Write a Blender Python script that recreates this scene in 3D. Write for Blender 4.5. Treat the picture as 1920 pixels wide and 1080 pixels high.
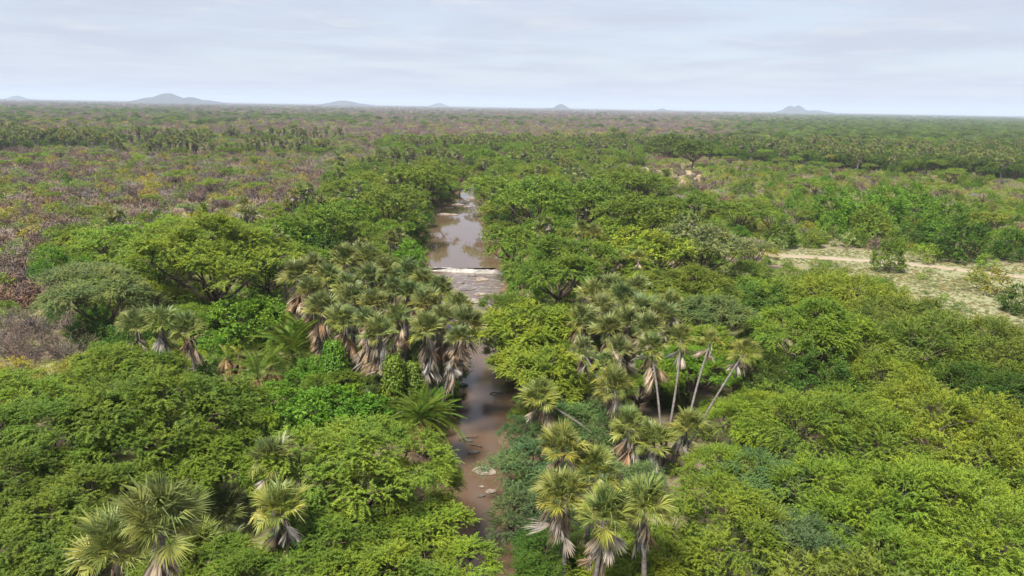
import bpy, math, random
import numpy as np
from mathutils import Vector, Matrix

for o in list(bpy.data.objects):
    bpy.data.objects.remove(o)
SC = bpy.context.scene
COL = SC.collection
R = math.radians

# ------------------------------------------------------------------ camera
CAM_H = 26.0
FPX = 1478.0                      # focal length in pixels of the 1920 px wide photograph
PITCH, ROLL = R(13.0), R(0.985)
fwd = Vector((0, math.cos(PITCH), -math.sin(PITCH)))
rgt0 = Vector((1, 0, 0))
up0 = Vector((0, math.sin(PITCH), math.cos(PITCH)))
rgt = rgt0 * math.cos(ROLL) + up0 * math.sin(ROLL)
upv = up0 * math.cos(ROLL) - rgt0 * math.sin(ROLL)
cam_d = bpy.data.cameras.new('camera')
cam_d.sensor_width = 36
cam_d.lens = FPX / 1920 * 36
cam_d.clip_start, cam_d.clip_end = 0.5, 90000
cam = bpy.data.objects.new('camera', cam_d)
COL.objects.link(cam)
m = Matrix((rgt, upv, -fwd)).transposed().to_4x4()
m.translation = (0, 0, CAM_H)
cam.matrix_world = m
SC.camera = cam

# ------------------------------------------------------------------ sky, sun, exposure
SUN_EL, SUN_AZ = R(58), R(215)    # azimuth measured clockwise from +Y (the view direction)
world = bpy.data.worlds.new('World')
SC.world = world
world.use_nodes = True
nt = world.node_tree
nt.nodes.clear()


def N(nt, t, **kw):
    n = nt.nodes.new(t)
    for k, v in kw.items():
        if k == 'ins':
            for a, b in v.items():
                n.inputs[a].default_value = b
        else:
            setattr(n, k, v)
    return n


def build_world():
    L = nt.links.new
    out = N(nt, 'ShaderNodeOutputWorld')
    bg = N(nt, 'ShaderNodeBackground', ins={'Strength': 0.1})
    sky = N(nt, 'ShaderNodeTexSky', sky_type='NISHITA', sun_disc=False, sun_elevation=SUN_EL, sun_rotation=SUN_AZ,
            altitude=500, air_density=1.0, dust_density=1.5, ozone_density=1.5)
    tc = N(nt, 'ShaderNodeTexCoord')
    sep = N(nt, 'ShaderNodeSeparateXYZ')
    L(tc.outputs['Generated'], sep.inputs[0])
    # cloud deck: project the view direction onto a plane overhead
    add = N(nt, 'ShaderNodeMath', operation='ADD', ins={1: 0.045})
    ab = N(nt, 'ShaderNodeMath', operation='ABSOLUTE')
    L(sep.outputs['Z'], ab.inputs[0])
    L(ab.outputs[0], add.inputs[0])
    dx = N(nt, 'ShaderNodeMath', operation='DIVIDE')
    dy = N(nt, 'ShaderNodeMath', operation='DIVIDE')
    L(sep.outputs['X'], dx.inputs[0]); L(add.outputs[0], dx.inputs[1])
    L(sep.outputs['Y'], dy.inputs[0]); L(add.outputs[0], dy.inputs[1])
    comb = N(nt, 'ShaderNodeCombineXYZ')
    L(dx.outputs[0], comb.inputs[0]); L(dy.outputs[0], comb.inputs[1])
    n1 = N(nt, 'ShaderNodeTexNoise', ins={'Scale': 0.42, 'Detail': 8.0, 'Roughness': 0.55, 'Distortion': 0.4})
    L(comb.outputs[0], n1.inputs['Vector'])
    r1 = N(nt, 'ShaderNodeMapRange', interpolation_type='SMOOTHSTEP', ins={1: 0.36, 2: 0.66, 3: 0.80, 4: 0.97})
    L(n1.outputs['Fac'], r1.inputs[0])
    n2 = N(nt, 'ShaderNodeTexNoise', ins={'Scale': 1.15, 'Detail': 8.0, 'Roughness': 0.6, 'Distortion': 0.5})
    L(comb.outputs[0], n2.inputs['Vector'])
    r2 = N(nt, 'ShaderNodeMapRange', interpolation_type='SMOOTHSTEP', ins={1: 0.46, 2: 0.76, 3: 0.0, 4: 1.0})
    L(n2.outputs['Fac'], r2.inputs[0])
    veil = N(nt, 'ShaderNodeMixRGB', ins={2: (2.36, 2.54, 2.98, 1)})
    L(r1.outputs[0], veil.inputs[0])
    L(sky.outputs[0], veil.inputs[1])
    puff = N(nt, 'ShaderNodeMixRGB', ins={2: (3.05, 3.13, 3.40, 1)})
    sc = N(nt, 'ShaderNodeMath', operation='MULTIPLY', ins={1: 0.8})
    L(r2.outputs[0], sc.inputs[0])
    L(sc.outputs[0], puff.inputs[0])
    L(veil.outputs[0], puff.inputs[1])
    L(puff.outputs[0], bg.inputs['Color'])
    L(bg.outputs[0], out.inputs[0])


build_world()
sun_d = bpy.data.lights.new('sun', 'SUN')
sun_d.energy = 4.0
sun_d.angle = R(16)
sun_d.color = (1.0, 0.95, 0.86)
sun = bpy.data.objects.new('sun', sun_d)
COL.objects.link(sun)
sd = Vector((math.sin(SUN_AZ) * math.cos(SUN_EL), math.cos(SUN_AZ) * math.cos(SUN_EL), math.sin(SUN_EL)))
sun.rotation_euler = sd.to_track_quat('Z', 'Y').to_euler()
sun.location = (0, 0, 60)
SC.view_settings.view_transform = 'Standard'
SC.view_settings.look = 'None'
SC.view_settings.gamma = 1
SC.view_settings.exposure = 1.36
SC.view_settings.use_curve_mapping = False
cy = SC.cycles
cy.max_bounces = 6
cy.diffuse_bounces = 3
cy.glossy_bounces = 2
cy.transmission_bounces = 2
cy.volume_bounces = 0
cy.transparent_max_bounces = 4
cy.use_denoising = True
cy.caustics_reflective = cy.caustics_refractive = False

# ------------------------------------------------------------------ picture <-> ground helpers
FW, RG, UP = np.array(fwd), np.array(rgt), np.array(upv)
EYE = np.array((0, 0, CAM_H))


def ray(px, py):
    return FW + (px - 960) / FPX * RG + (540 - py) / FPX * UP


def at(px, py, z):
    d = ray(px, py)
    t = (z - CAM_H) / d[2]
    return EYE + d * t, t           # point, depth along the view axis


def to_px(p):
    v = np.asarray(p, float) - EYE
    k = v @ FW
    k = np.where(k > 0.5, k, 0.5)
    return 960 + FPX * (v @ RG) / k, 540 - FPX * (v @ UP) / k, k


def inside(poly, x, y):
    c = False
    j = len(poly) - 1
    for i in range(len(poly)):
        xi, yi = poly[i]
        xj, yj = poly[j]
        if (yi > y) != (yj > y) and x < (xj - xi) * (y - yi) / (yj - yi) + xi:
            c = not c
        j = i
    return c


# ------------------------------------------------------------------ materials
def material(name):
    mt = bpy.data.materials.new(name)
    mt.use_nodes = True
    mt.node_tree.nodes.clear()
    return mt, mt.node_tree, mt.node_tree.links.new


def leaf_material(name, trans=0.3, spread=0.5, rough=0.55, spec=0.25, warm=(1.15, 1.04, 0.8)):
    mt, t, L = material(name)
    out = N(t, 'ShaderNodeOutputMaterial')
    col = N(t, 'ShaderNodeAttribute', attribute_type='INSTANCER', attribute_name='color')
    tint = N(t, 'ShaderNodeAttribute', attribute_type='GEOMETRY', attribute_name='tint')
    mr = N(t, 'ShaderNodeMapRange', ins={1: 0.0, 2: 1.0, 3: 1.0 - spread, 4: 1.0 + spread})
    L(tint.outputs['Fac'], mr.inputs[0])
    mul = N(t, 'ShaderNodeVectorMath', operation='SCALE')
    L(col.outputs['Color'], mul.inputs[0]); L(mr.outputs[0], mul.inputs['Scale'])
    w = N(t, 'ShaderNodeMixRGB', blend_type='MULTIPLY', ins={2: (*warm, 1)})
    L(tint.outputs['Fac'], w.inputs[0]); L(mul.outputs[0], w.inputs[1])
    geo = N(t, 'ShaderNodeNewGeometry')
    ns = N(t, 'ShaderNodeTexNoise', ins={'Scale': 0.45, 'Detail': 3.0, 'Roughness': 0.6})
    L(geo.outputs['Position'], ns.inputs['Vector'])
    vr = N(t, 'ShaderNodeValToRGB')
    vr.color_ramp.elements[0].position, vr.color_ramp.elements[1].position = 0.3, 0.7
    vr.color_ramp.elements[0].color, vr.color_ramp.elements[1].color = (0.68, 0.84, 0.95, 1), (1.28, 1.12, 0.9, 1)
    L(ns.outputs['Fac'], vr.inputs[0])
    w2 = N(t, 'ShaderNodeMixRGB', blend_type='MULTIPLY', ins={0: 1.0})
    L(w.outputs[0], w2.inputs[1]); L(vr.outputs[0], w2.inputs[2])
    w = w2
    p = N(t, 'ShaderNodeBsdfPrincipled', ins={'Roughness': rough, 'Specular IOR Level': spec})
    L(w.outputs[0], p.inputs['Base Color'])
    if trans > 0:
        tr = N(t, 'ShaderNodeBsdfTranslucent')
        L(w.outputs[0], tr.inputs[0])
        mx = N(t, 'ShaderNodeMixShader', ins={0: trans})
        L(p.outputs[0], mx.inputs[1]); L(tr.outputs[0], mx.inputs[2])
        L(mx.outputs[0], out.inputs[0])
    else:
        L(p.outputs[0], out.inputs[0])
    return mt


def noise_material(name, c1, c2, scale=4.0, rough=0.9, bump=0.3, detail=6.0, stretch=(1, 1, 1), spec=0.2):
    mt, t, L = material(name)
    out = N(t, 'ShaderNodeOutputMaterial')
    tc = N(t, 'ShaderNodeTexCoord')
    mp = N(t, 'ShaderNodeMapping')
    mp.inputs['Scale'].default_value = stretch
    L(tc.outputs['Object'], mp.inputs[0])
    n = N(t, 'ShaderNodeTexNoise', ins={'Scale': scale, 'Detail': detail, 'Roughness': 0.65})
    L(mp.outputs[0], n.inputs['Vector'])
    r = N(t, 'ShaderNodeValToRGB')
    r.color_ramp.elements[0].position = 0.32
    r.color_ramp.elements[1].position = 0.68
    r.color_ramp.elements[0].color = (*c1, 1)
    r.color_ramp.elements[1].color = (*c2, 1)
    L(n.outputs['Fac'], r.inputs[0])
    p = N(t, 'ShaderNodeBsdfPrincipled', ins={'Roughness': rough, 'Specular IOR Level': spec})
    L(r.outputs[0], p.inputs['Base Color'])
    b = N(t, 'ShaderNodeBump', ins={'Strength': bump, 'Distance': 0.1})
    L(n.outputs['Fac'], b.inputs['Height'])
    L(b.outputs[0], p.inputs['Normal'])
    L(p.outputs[0], out.inputs[0])
    return mt


M = {}
M['leaf'] = leaf_material('leaf', 0.36, 0.36)
M['palm'] = leaf_material('palm_leaf', 0.28, 0.30, rough=0.45, spec=0.35, warm=(1.15, 1.05, 0.85))
M['dry'] = leaf_material('dry_frond', 0.10, 0.45, rough=0.8, spec=0.1, warm=(1.05, 0.95, 0.85))
M['twig'] = leaf_material('twig', 0.0, 0.40, rough=0.85, spec=0.1, warm=(1.1, 0.95, 0.9))
M['bark'] = noise_material('bark', (0.05, 0.035, 0.025), (0.14, 0.105, 0.08), 6, 0.95, 0.6, stretch=(1, 1, 0.3))
M['palm_bark'] = noise_material('palm_bark', (0.07, 0.06, 0.054), (0.185, 0.165, 0.15), 5, 0.95, 0.6, stretch=(0.5, 0.5, 3))
M['rock'] = noise_material('rock', (0.12, 0.097, 0.078), (0.30, 0.25, 0.205), 1.6, 0.85, 0.8)
M['wet_rock'] = noise_material('wet_rock', (0.05, 0.045, 0.045), (0.14, 0.12, 0.105), 2.2, 0.35, 0.8, spec=0.5)
M['concrete'] = noise_material('concrete', (0.12, 0.11, 0.095), (0.40, 0.38, 0.35), 1.1, 0.85, 0.3)
M['hill'] = noise_material('hill_scrub', (0.028, 0.036, 0.03), (0.07, 0.066, 0.056), 0.02, 1.0, 0.0, stretch=(1, 1, 1))
M['mud'] = noise_material('mud', (0.10, 0.055, 0.035), (0.2, 0.12, 0.08), 1.2, 0.7, 0.5)


# ------------------------------------------------------------------ mesh helpers
def mesh_np(name, V, F, mats, tint=None, midx=None, smooth=False):
    """V (n,3); F list of (k,3|4) integer arrays"""
    me = bpy.data.meshes.new(name)
    V = np.asarray(V, np.float32)
    if not isinstance(F, (list, tuple)):
        F = [F]
    F = [np.asarray(f, np.int32) for f in F if len(f)]
    nl = sum(f.size for f in F)
    npoly = sum(len(f) for f in F)
    me.vertices.add(len(V))
    me.vertices.foreach_set('co', V.ravel())
    me.loops.add(nl)
    me.loops.foreach_set('vertex_index', np.concatenate([f.ravel() for f in F]))
    me.polygons.add(npoly)
    tot = np.concatenate([np.full(len(f), f.shape[1], np.int32) for f in F])
    st = np.concatenate([[0], np.cumsum(tot)[:-1]]).astype(np.int32)
    me.polygons.foreach_set('loop_start', st)
    for mt in mats:
        me.materials.append(mt)
    if midx is not None:
        me.polygons.foreach_set('material_index', np.asarray(midx, np.int32))
    if tint is not None:
        a = me.attributes.new('tint', 'FLOAT', 'FACE')
        a.data.foreach_set('value', np.asarray(tint, np.float32))
    me.update(calc_edges=True)
    if smooth:
        me.polygons.foreach_set('use_smooth', np.ones(npoly, bool))
    me.validate()
    return me


def unit(v):
    return v / np.maximum(np.linalg.norm(v, axis=-1, keepdims=True), 1e-9)


class Bag:
    """collects faces for one mesh"""
    def __init__(self):
        self.V, self.F3, self.F4, self.t3, self.t4, self.m3, self.m4, self.n = [], [], [], [], [], [], [], 0

    def quads(self, P, tint=0.5, mi=0):
        """P (k,4,3)"""
        k = len(P)
        if k == 0:
            return
        self.V.append(P.reshape(-1, 3))
        self.F4.append(np.arange(k * 4).reshape(k, 4) + self.n)
        self.t4.append(np.broadcast_to(tint, (k,)))
        self.m4.append(np.full(k, mi))
        self.n += k * 4

    def tris(self, P, tint=0.5, mi=0):
        k = len(P)
        if k == 0:
            return
        self.V.append(P.reshape(-1, 3))
        self.F3.append(np.arange(k * 3).reshape(k, 3) + self.n)
        self.t3.append(np.broadcast_to(tint, (k,)))
        self.m3.append(np.full(k, mi))
        self.n += k * 3

    def tube(self, pts, rad, sides=6, mi=0, tint=0.5):
        pts = np.asarray(pts, float)
        rad = np.broadcast_to(rad, (len(pts),))
        T = unit(np.gradient(pts, axis=0))
        ref = np.array((1.0, 0.13, 0.07)) if abs(T[0, 2]) > 0.7 else np.array((0.0, 0.1, 1.0))
        A = unit(np.cross(T, ref))
        B = np.cross(T, A)
        a = np.linspace(0, 2 * math.pi, sides, endpoint=False)
        ring = pts[:, None] + rad[:, None, None] * (np.cos(a)[None, :, None] * A[:, None] + np.sin(a)[None, :, None] * B[:, None])
        V = ring.reshape(-1, 3)
        i = np.arange(len(pts) - 1)[:, None] * sides
        j = np.arange(sides)[None]
        jn = (j + 1) % sides
        f = np.stack([i + j, i + jn, i + sides + jn, i + sides + j], -1).reshape(-1, 4) + self.n
        self.V.append(V)
        self.F4.append(f)
        self.t4.append(np.full(len(f), tint))
        self.m4.append(np.full(len(f), mi))
        self.n += len(V)

    def ribbons(self, A, B, wa, wb, rng, tint=0.5, mi=0):
        """tapering flat twigs from A to B"""
        D = unit(B - A)
        S = unit(np.cross(D, unit(rng.normal(size=A.shape))))
        wa = np.broadcast_to(wa, (len(A),))[:, None]
        wb = np.broadcast_to(wb, (len(A),))[:, None]
        self.quads(np.stack([A - S * wa, A + S * wa, B + S * wb, B - S * wb], 1), tint, mi)

    def build(self, name, mats):
        F, t, mi = [], [], []
        if self.F4:
            F.append(np.concatenate(self.F4)); t.append(np.concatenate(self.t4)); mi.append(np.concatenate(self.m4))
        if self.F3:
            F.append(np.concatenate(self.F3)); t.append(np.concatenate(self.t3)); mi.append(np.concatenate(self.m3))
        return mesh_np(name, np.concatenate(self.V), F, mats, np.concatenate(t), np.concatenate(mi))


def leaflets(bag, P, D, Nn, L, W, tint, mi=0):
    """small pointed leaflets, one triangle each"""
    S = unit(np.cross(D, Nn))
    L = np.broadcast_to(L, (len(P),))[:, None]
    W = np.broadcast_to(W, (len(P),))[:, None]
    bag.tris(np.stack([P - S * W * 0.5, P + S * W * 0.5, P + D * L], 1), tint, mi)


def leaves(bag, P, D, Nn, L, W, tint, mi=0):
    """rhombic leaves at P pointing along D with normal near Nn"""
    S = unit(np.cross(D, Nn))
    L = np.broadcast_to(L, (len(P),))[:, None]
    W = np.broadcast_to(W, (len(P),))[:, None]
    mid = P + D * L * 0.48
    bag.quads(np.stack([P, mid - S * W * 0.5, P + D * L, mid + S * W * 0.5], 1), tint, mi)


UPZ = np.array((0, 0, 1.0))


def foliage(bag, rng, lobes, clump_area, clump_r, n_spray, spray_len, n_leaf, leaf_l, leaf_w, out=0.7, rnd=0.7, up=0.25,
            flat=0.6, droop=0.25, zmin=-0.25, mi=0, side=0.8, nup=0.8, jit=0.35, tri=False):
    """leafy sprays in clumps over the outsides of ellipsoid lobes [(centre, radii)]"""
    C = np.array([l[0] for l in lobes], float)
    Rr = np.array([l[1] for l in lobes], float)
    O, ON, OT = [], [], []
    for i in range(len(lobes)):
        area = 2.2 * math.pi * (Rr[i, 0] * Rr[i, 1] * 0.5 + Rr[i, 0] * Rr[i, 2])
        k = max(4, int(area / clump_area))
        d = unit(rng.normal(size=(k * 2, 3)))
        d = d[d[:, 2] > zmin][:k]
        p = C[i] + d * Rr[i] * rng.uniform(0.78, 1.08, (len(d), 1))
        n = unit(d / Rr[i])
        keep = np.ones(len(p), bool)
        for j in range(len(lobes)):
            if j != i:
                keep &= (((p - C[j]) / Rr[j]) ** 2).sum(1) > 0.62
        O.append(p[keep]); ON.append(n[keep])
    O, ON = np.concatenate(O), np.concatenate(ON)
    OT = rng.uniform(0.0, 1.0, len(O))
    k = len(O)
    O = np.repeat(O, n_spray, 0); ON = np.repeat(ON, n_spray, 0); OT = np.repeat(OT, n_spray)
    m_ = len(O)
    rv = unit(rng.normal(size=(m_, 3)))
    so = O + rv * clump_r * np.array((1, 1, flat)) * rng.uniform(0.15, 1.0, (m_, 1))
    d = ON * out + unit(rng.normal(size=(m_, 3))) * rnd + rv * 0.5
    d[:, 2] = d[:, 2] * flat + up
    d = unit(d)
    sl = spray_len * rng.uniform(0.6, 1.25, m_)
    t = (np.arange(n_leaf) + 0.5) / n_leaf
    T = np.tile(t, m_) + rng.uniform(-0.03, 0.03, m_ * n_leaf)
    D = np.repeat(d, n_leaf, 0); S0 = np.repeat(so, n_leaf, 0); SL = np.repeat(sl, n_leaf); LN = np.repeat(ON, n_leaf, 0)
    P = S0 + D * (SL * T)[:, None]
    P[:, 2] -= droop * SL * T ** 2
    D2 = D.copy(); D2[:, 2] -= droop * 2 * T * 0.8
    D2 = unit(D2)
    sd_ = unit(np.cross(D2, UPZ + 0.2 * rng.normal(size=D2.shape)))
    sg = np.where(np.arange(len(P)) % 2 == 0, 1.0, -1.0)[:, None]
    ld = unit(D2 * 0.6 + sd_ * sg * side + 0.3 * rng.normal(size=P.shape))
    nn = unit(UPZ * nup + LN * 0.45 + jit * rng.normal(size=P.shape))
    tint = np.clip(0.45 * np.repeat(OT, n_leaf) + 0.55 * rng.uniform(0, 1, len(P)), 0, 1)
    sc = rng.uniform(0.7, 1.3, len(P)) * (1.0 - 0.45 * np.abs(T - 0.45))
    (leaflets if tri else leaves)(bag, P, ld, nn, leaf_l * sc, leaf_w * sc, tint, mi)
    return O[::n_spray]


def limb(p0, p1, sag, rng, n=6):
    t = np.linspace(0, 1, n)[:, None]
    p = np.asarray(p0) * (1 - t) + np.asarray(p1) * t
    p[:, 2] += sag * np.sin(t[:, 0] * math.pi)
    p[1:-1] += rng.normal(size=(n - 2, 3)) * 0.06 * np.linalg.norm(np.asarray(p1) - np.asarray(p0)) * 0.5
    return p


def skeleton(bag, rng, lobes, clumps, fork, r0, mi=0, sides=7, twigs=40, multi=1, lean=0.4):
    """trunk, limbs to each lobe and thin branches to some clumps"""
    for q in range(multi):
        a = rng.uniform(0, 6.28)
        base = np.array((math.cos(a), math.sin(a), 0)) * 0.25 * (multi > 1)
        top = np.array((rng.normal() * lean * 0.5, rng.normal() * lean * 0.5, fork)) + base * 3
        base[2] = -0.6
        bag.tube(limb(base, top, 0, rng, 5), np.linspace(r0 * 1.25, r0 * 0.8, 5) / math.sqrt(multi), sides, mi)
        tops = top
        for i, (c, r) in enumerate(lobes):
            if i % multi != q:
                continue
            e = np.asarray(c) - np.array((0, 0, r[2] * 0.35))
            pts = limb(top - np.array((0, 0, 0.15)), e, -0.05 * np.linalg.norm(e - top), rng, 6)
            bag.tube(pts, np.linspace(r0 * 0.55, r0 * 0.2, 6), max(4, sides - 2), mi)
    if len(clumps) and twigs:
        idx = rng.choice(len(clumps), min(twigs, len(clumps)), replace=False)
        C = np.array([l[0] for l in lobes]) - np.array([(0, 0, l[1][2] * 0.35) for l in lobes])
        for i in idx:
            p = clumps[i]
            j = np.argmin(((C - p) ** 2).sum(1))
            bag.tube(limb(C[j], p, 0.1, rng, 4), np.linspace(r0 * 0.2, 0.018, 4), 4, mi)


def lobes_dome(rng, n, R0, z0, h, r_l, flat, ring=0.58):
    L = [((rng.normal() * 0.1 * R0, rng.normal() * 0.1 * R0, z0 + h * rng.uniform(0.75, 1.0)), (r_l * 1.15, r_l * 1.15, r_l * flat))]
    for i in range(n - 1):
        a = 6.283 * i / (n - 1) + rng.normal() * 0.35
        rr = R0 * ring * rng.uniform(0.75, 1.2)
        s = rng.uniform(0.75, 1.15)
        z = z0 + h * (0.25 + 0.6 * (1 - (rr / R0) ** 1.5) + rng.normal() * 0.12)
        L.append(((rr * math.cos(a), rr * math.sin(a), z), (r_l * s, r_l * s * rng.uniform(0.85, 1.15), r_l * s * flat)))
    return L


# ------------------------------------------------------------------ prototypes: each is {'parts': [(name, mesh)], 'R': crown radius, 'H': height, 'cz': crown centre}
PROTO = {}


def proto(kind, lod, parts, Rr, H, cz):
    PROTO.setdefault((kind, lod), []).append({'parts': parts, 'R': Rr, 'H': H, 'cz': cz})


def make_tree(kind, seed):
    rng = np.random.default_rng(seed)
    if kind == 'acacia_tree':
        Rr, H, cz = 5.5, 8.0, 5.2
        lob = lobes_dome(rng, int(rng.integers(9, 13)), Rr, 3.4, 3.6, 1.95, 0.55, 0.66)
        fo = dict(clump_area=1.35, clump_r=0.66, n_spray=23, spray_len=0.76, n_leaf=28, leaf_l=0.145, leaf_w=0.062, out=0.65, rnd=0.7, up=0.2, flat=0.5, droop=0.34, zmin=-0.3, side=0.95, tri=True)
        sk = dict(fork=2.2, r0=0.26, twigs=50)
        lo = dict(clump_area=1.7, clump_r=0.75, n_spray=10, spray_len=0.75, n_leaf=9, leaf_l=0.32, leaf_w=0.17, tri=True, out=0.6, rnd=0.75, up=0.2, flat=0.5, droop=0.3, zmin=-0.3)
    elif kind == 'thorn_bush':
        Rr, H, cz = 4.6, 5.4, 2.9
        lob = lobes_dome(rng, int(rng.integers(8, 11)), Rr, 1.0, 3.0, 1.9, 0.7, 0.62)
        fo = dict(clump_area=1.25, clump_r=0.55, n_spray=18, spray_len=1.05, n_leaf=34, leaf_l=0.13, leaf_w=0.048, out=0.8, rnd=0.5, up=0.42, flat=0.75, droop=0.45, zmin=-0.4, side=0.75, nup=0.6, tri=True)
        sk = dict(fork=0.7, r0=0.16, twigs=60, multi=3)
        lo = dict(clump_area=1.6, clump_r=0.7, n_spray=9, spray_len=1.0, n_leaf=10, leaf_l=0.28, leaf_w=0.13, tri=True, out=0.75, rnd=0.55, up=0.4, flat=0.75, droop=0.42, zmin=-0.4)
    elif kind == 'umbrella_acacia':
        Rr, H, cz = 4.6, 6.3, 5.2
        lob = []
        for i in range(int(rng.integers(11, 15))):
            a = i * 2.4 + rng.normal() * 0.2
            rr = Rr * 0.78 * math.sqrt((i + 0.3) / 13)
            s = rng.uniform(0.8, 1.25)
            lob.append(((rr * math.cos(a), rr * math.sin(a), 5.55 - 0.055 * rr * rr + rng.normal() * 0.22), (1.35 * s, 1.35 * s, 0.42)))
        fo = dict(clump_area=1.2, clump_r=0.6, n_spray=16, spray_len=0.65, n_leaf=18, leaf_l=0.15, leaf_w=0.07, tri=True, out=0.5, rnd=0.8, up=0.15, flat=0.3, droop=0.12, zmin=-0.12)
        sk = dict(fork=2.1, r0=0.2, twigs=50, multi=2)
        lo = dict(clump_area=1.2, clump_r=0.7, n_spray=9, spray_len=0.7, n_leaf=9, leaf_l=0.28, leaf_w=0.15, tri=True, out=0.5, rnd=0.8, up=0.15, flat=0.3, droop=0.12, zmin=-0.12)
    elif kind == 'evergreen_bush':
        Rr, H, cz = 2.6, 4.3, 2.1
        lob = [((0, 0, 3.0), (1.3, 1.3, 1.2)), ((0, 0, 1.7), (1.9, 1.9, 1.4))]
        for i in range(6):
            a = i * 1.05 + rng.normal() * 0.25
            rr = rng.uniform(1.0, 1.5)
            lob.append(((rr * math.cos(a), rr * math.sin(a), rng.uniform(0.9, 2.4)), (1.05, 1.05, 0.95)))
        fo = dict(clump_area=0.55, clump_r=0.4, n_spray=11, spray_len=0.5, n_leaf=10, leaf_l=0.17, leaf_w=0.085, out=0.8, rnd=0.6, up=0.35, flat=0.9, droop=0.15, zmin=-0.7, nup=0.5)
        sk = dict(fork=0.5, r0=0.11, twigs=20, multi=3)
        lo = dict(clump_area=0.7, clump_r=0.5, n_spray=9, spray_len=0.6, n_leaf=9, leaf_l=0.22, leaf_w=0.11, tri=True, out=0.8, rnd=0.6, up=0.35, flat=0.9, droop=0.15, zmin=-0.7, nup=0.5)
    elif kind == 'leafy_shrub':
        Rr, H, cz = 1.9, 2.1, 1.05
        lob = [((0, 0, 1.2), (1.0, 1.0, 0.8))]
        for i in range(5):
            a = i * 1.257 + rng.normal() * 0.3
            rr = rng.uniform(0.7, 1.15)
            lob.append(((rr * math.cos(a), rr * math.sin(a), rng.uniform(0.6, 1.1)), (0.75, 0.75, 0.6)))
        fo = dict(clump_area=0.5, clump_r=0.35, n_spray=9, spray_len=0.55, n_leaf=10, leaf_l=0.15, leaf_w=0.06, out=0.7, rnd=0.6, up=0.4, flat=0.8, droop=0.3, zmin=-0.5, nup=0.5)
        sk = dict(fork=0.35, r0=0.06, twigs=16, multi=3)
        lo = dict(clump_area=0.62, clump_r=0.4, n_spray=6, spray_len=0.55, n_leaf=5, leaf_l=0.3, leaf_w=0.12, out=0.7, rnd=0.6, up=0.4, flat=0.8, droop=0.3, zmin=-0.5, nup=0.5)
    elif kind == 'creeper_mound':
        Rr, H, cz = 3.6, 4.2, 2.2
        lob = lobes_dome(rng, 8, Rr, 0.9, 2.2, 1.6, 0.75, 0.62)
        fo = dict(clump_area=0.8, clump_r=0.5, n_spray=14, spray_len=0.55, n_leaf=9, leaf_l=0.20, leaf_w=0.15, out=0.8, rnd=0.6, up=0.1, flat=0.9, droop=0.5, zmin=-0.8, nup=0.4, jit=0.5)
        sk = dict(fork=0.8, r0=0.14, twigs=10, multi=2)
        lo = fo
    b = Bag()
    cl = foliage(b, rng, lob, **fo)
    crown = b.build('crown', [M['leaf']])
    t = Bag()
    skeleton(t, rng, lob, cl, **sk)
    proto(kind, 0, [('trunk', t.build('trunk', [M['bark']])), ('crown', crown)], Rr, H, cz)
    rng = np.random.default_rng(seed + 500)
    b = Bag()
    cl = foliage(b, rng, lob, **lo)
    sk = dict(sk); sk['twigs'] = 6; sk['sides'] = 4
    skeleton(b, rng, lob, cl, mi=1, **sk)
    proto(kind, 1, [(kind, b.build(kind, [M['leaf'], M['bark']]))], Rr, H, cz)


for kind, n in (('acacia_tree', 4), ('thorn_bush', 4), ('umbrella_acacia', 3), ('evergreen_bush', 3), ('leafy_shrub', 3), ('creeper_mound', 2)):
    for i in range(n):
        make_tree(kind, 11 + 17 * i + len(kind))


def make_bare(seed, lod):
    rng = np.random.default_rng(seed)
    b = Bag()
    n1, n2, n3 = ((12, 10, 10), (11, 9, 8))[lod]
    w = (1.3, 3.4)[lod]
    ends, dirs = [], []
    for i in range(n1):
        a = 2.4 * i + rng.normal() * 0.3
        d = np.array((math.cos(a) * rng.uniform(0.5, 1.1), math.sin(a) * rng.uniform(0.5, 1.1), rng.uniform(0.8, 1.3)))
        d /= np.linalg.norm(d)
        ln = rng.uniform(1.5, 2.4)
        p0 = np.array((math.cos(a) * 0.2, math.sin(a) * 0.2, -0.3))
        pts = limb(p0, p0 + d * ln, 0.1, rng, 4)
        b.tube(pts, np.array((0.045, 0.035, 0.026, 0.018)) * (1 + 0.4 * lod), 4 if not lod else 3, 0, rng.uniform(0.2, 0.7))
        for s in np.linspace(0.25, 1.0, n2):
            k = min(int(s * 3), 2)
            ends.append(pts[k] + (pts[k + 1] - pts[k]) * (s * 3 - k))
            dirs.append(d)
    A, D = np.array(ends), np.array(dirs)
    D2 = unit(D * 0.6 + unit(rng.normal(size=D.shape)) * 0.9 + np.array((0, 0, 0.25)))
    L2 = rng.uniform(0.5, 1.1, (len(A), 1))
    B = A + D2 * L2
    b.ribbons(A, B, 0.014 * w, 0.007 * w, rng, rng.uniform(0, 1, len(A)))
    t = np.repeat(rng.uniform(0.15, 1.0, (len(A), 1)), 1, 1)
    A3 = np.repeat(A, n3, 0) + np.repeat(B - A, n3, 0) * rng.uniform(0.15, 1.0, (len(A) * n3, 1))
    D3 = unit(np.repeat(D2, n3, 0) * 0.5 + unit(rng.normal(size=A3.shape)) * 0.9 + np.array((0, 0, 0.2)))
    B3 = A3 + D3 * rng.uniform(0.25, 0.6, (len(A3), 1))
    b.ribbons(A3, B3, 0.010 * w, 0.004 * w, rng, rng.uniform(0, 1, len(A3)))
    proto('leafless_shrub', lod, [('leafless_shrub', b.build('leafless_shrub', [M['twig']]))], 2.3, 2.7, 1.4)


for i in range(3):
    make_bare(70 + i, 0)
    make_bare(80 + i, 1)


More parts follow.
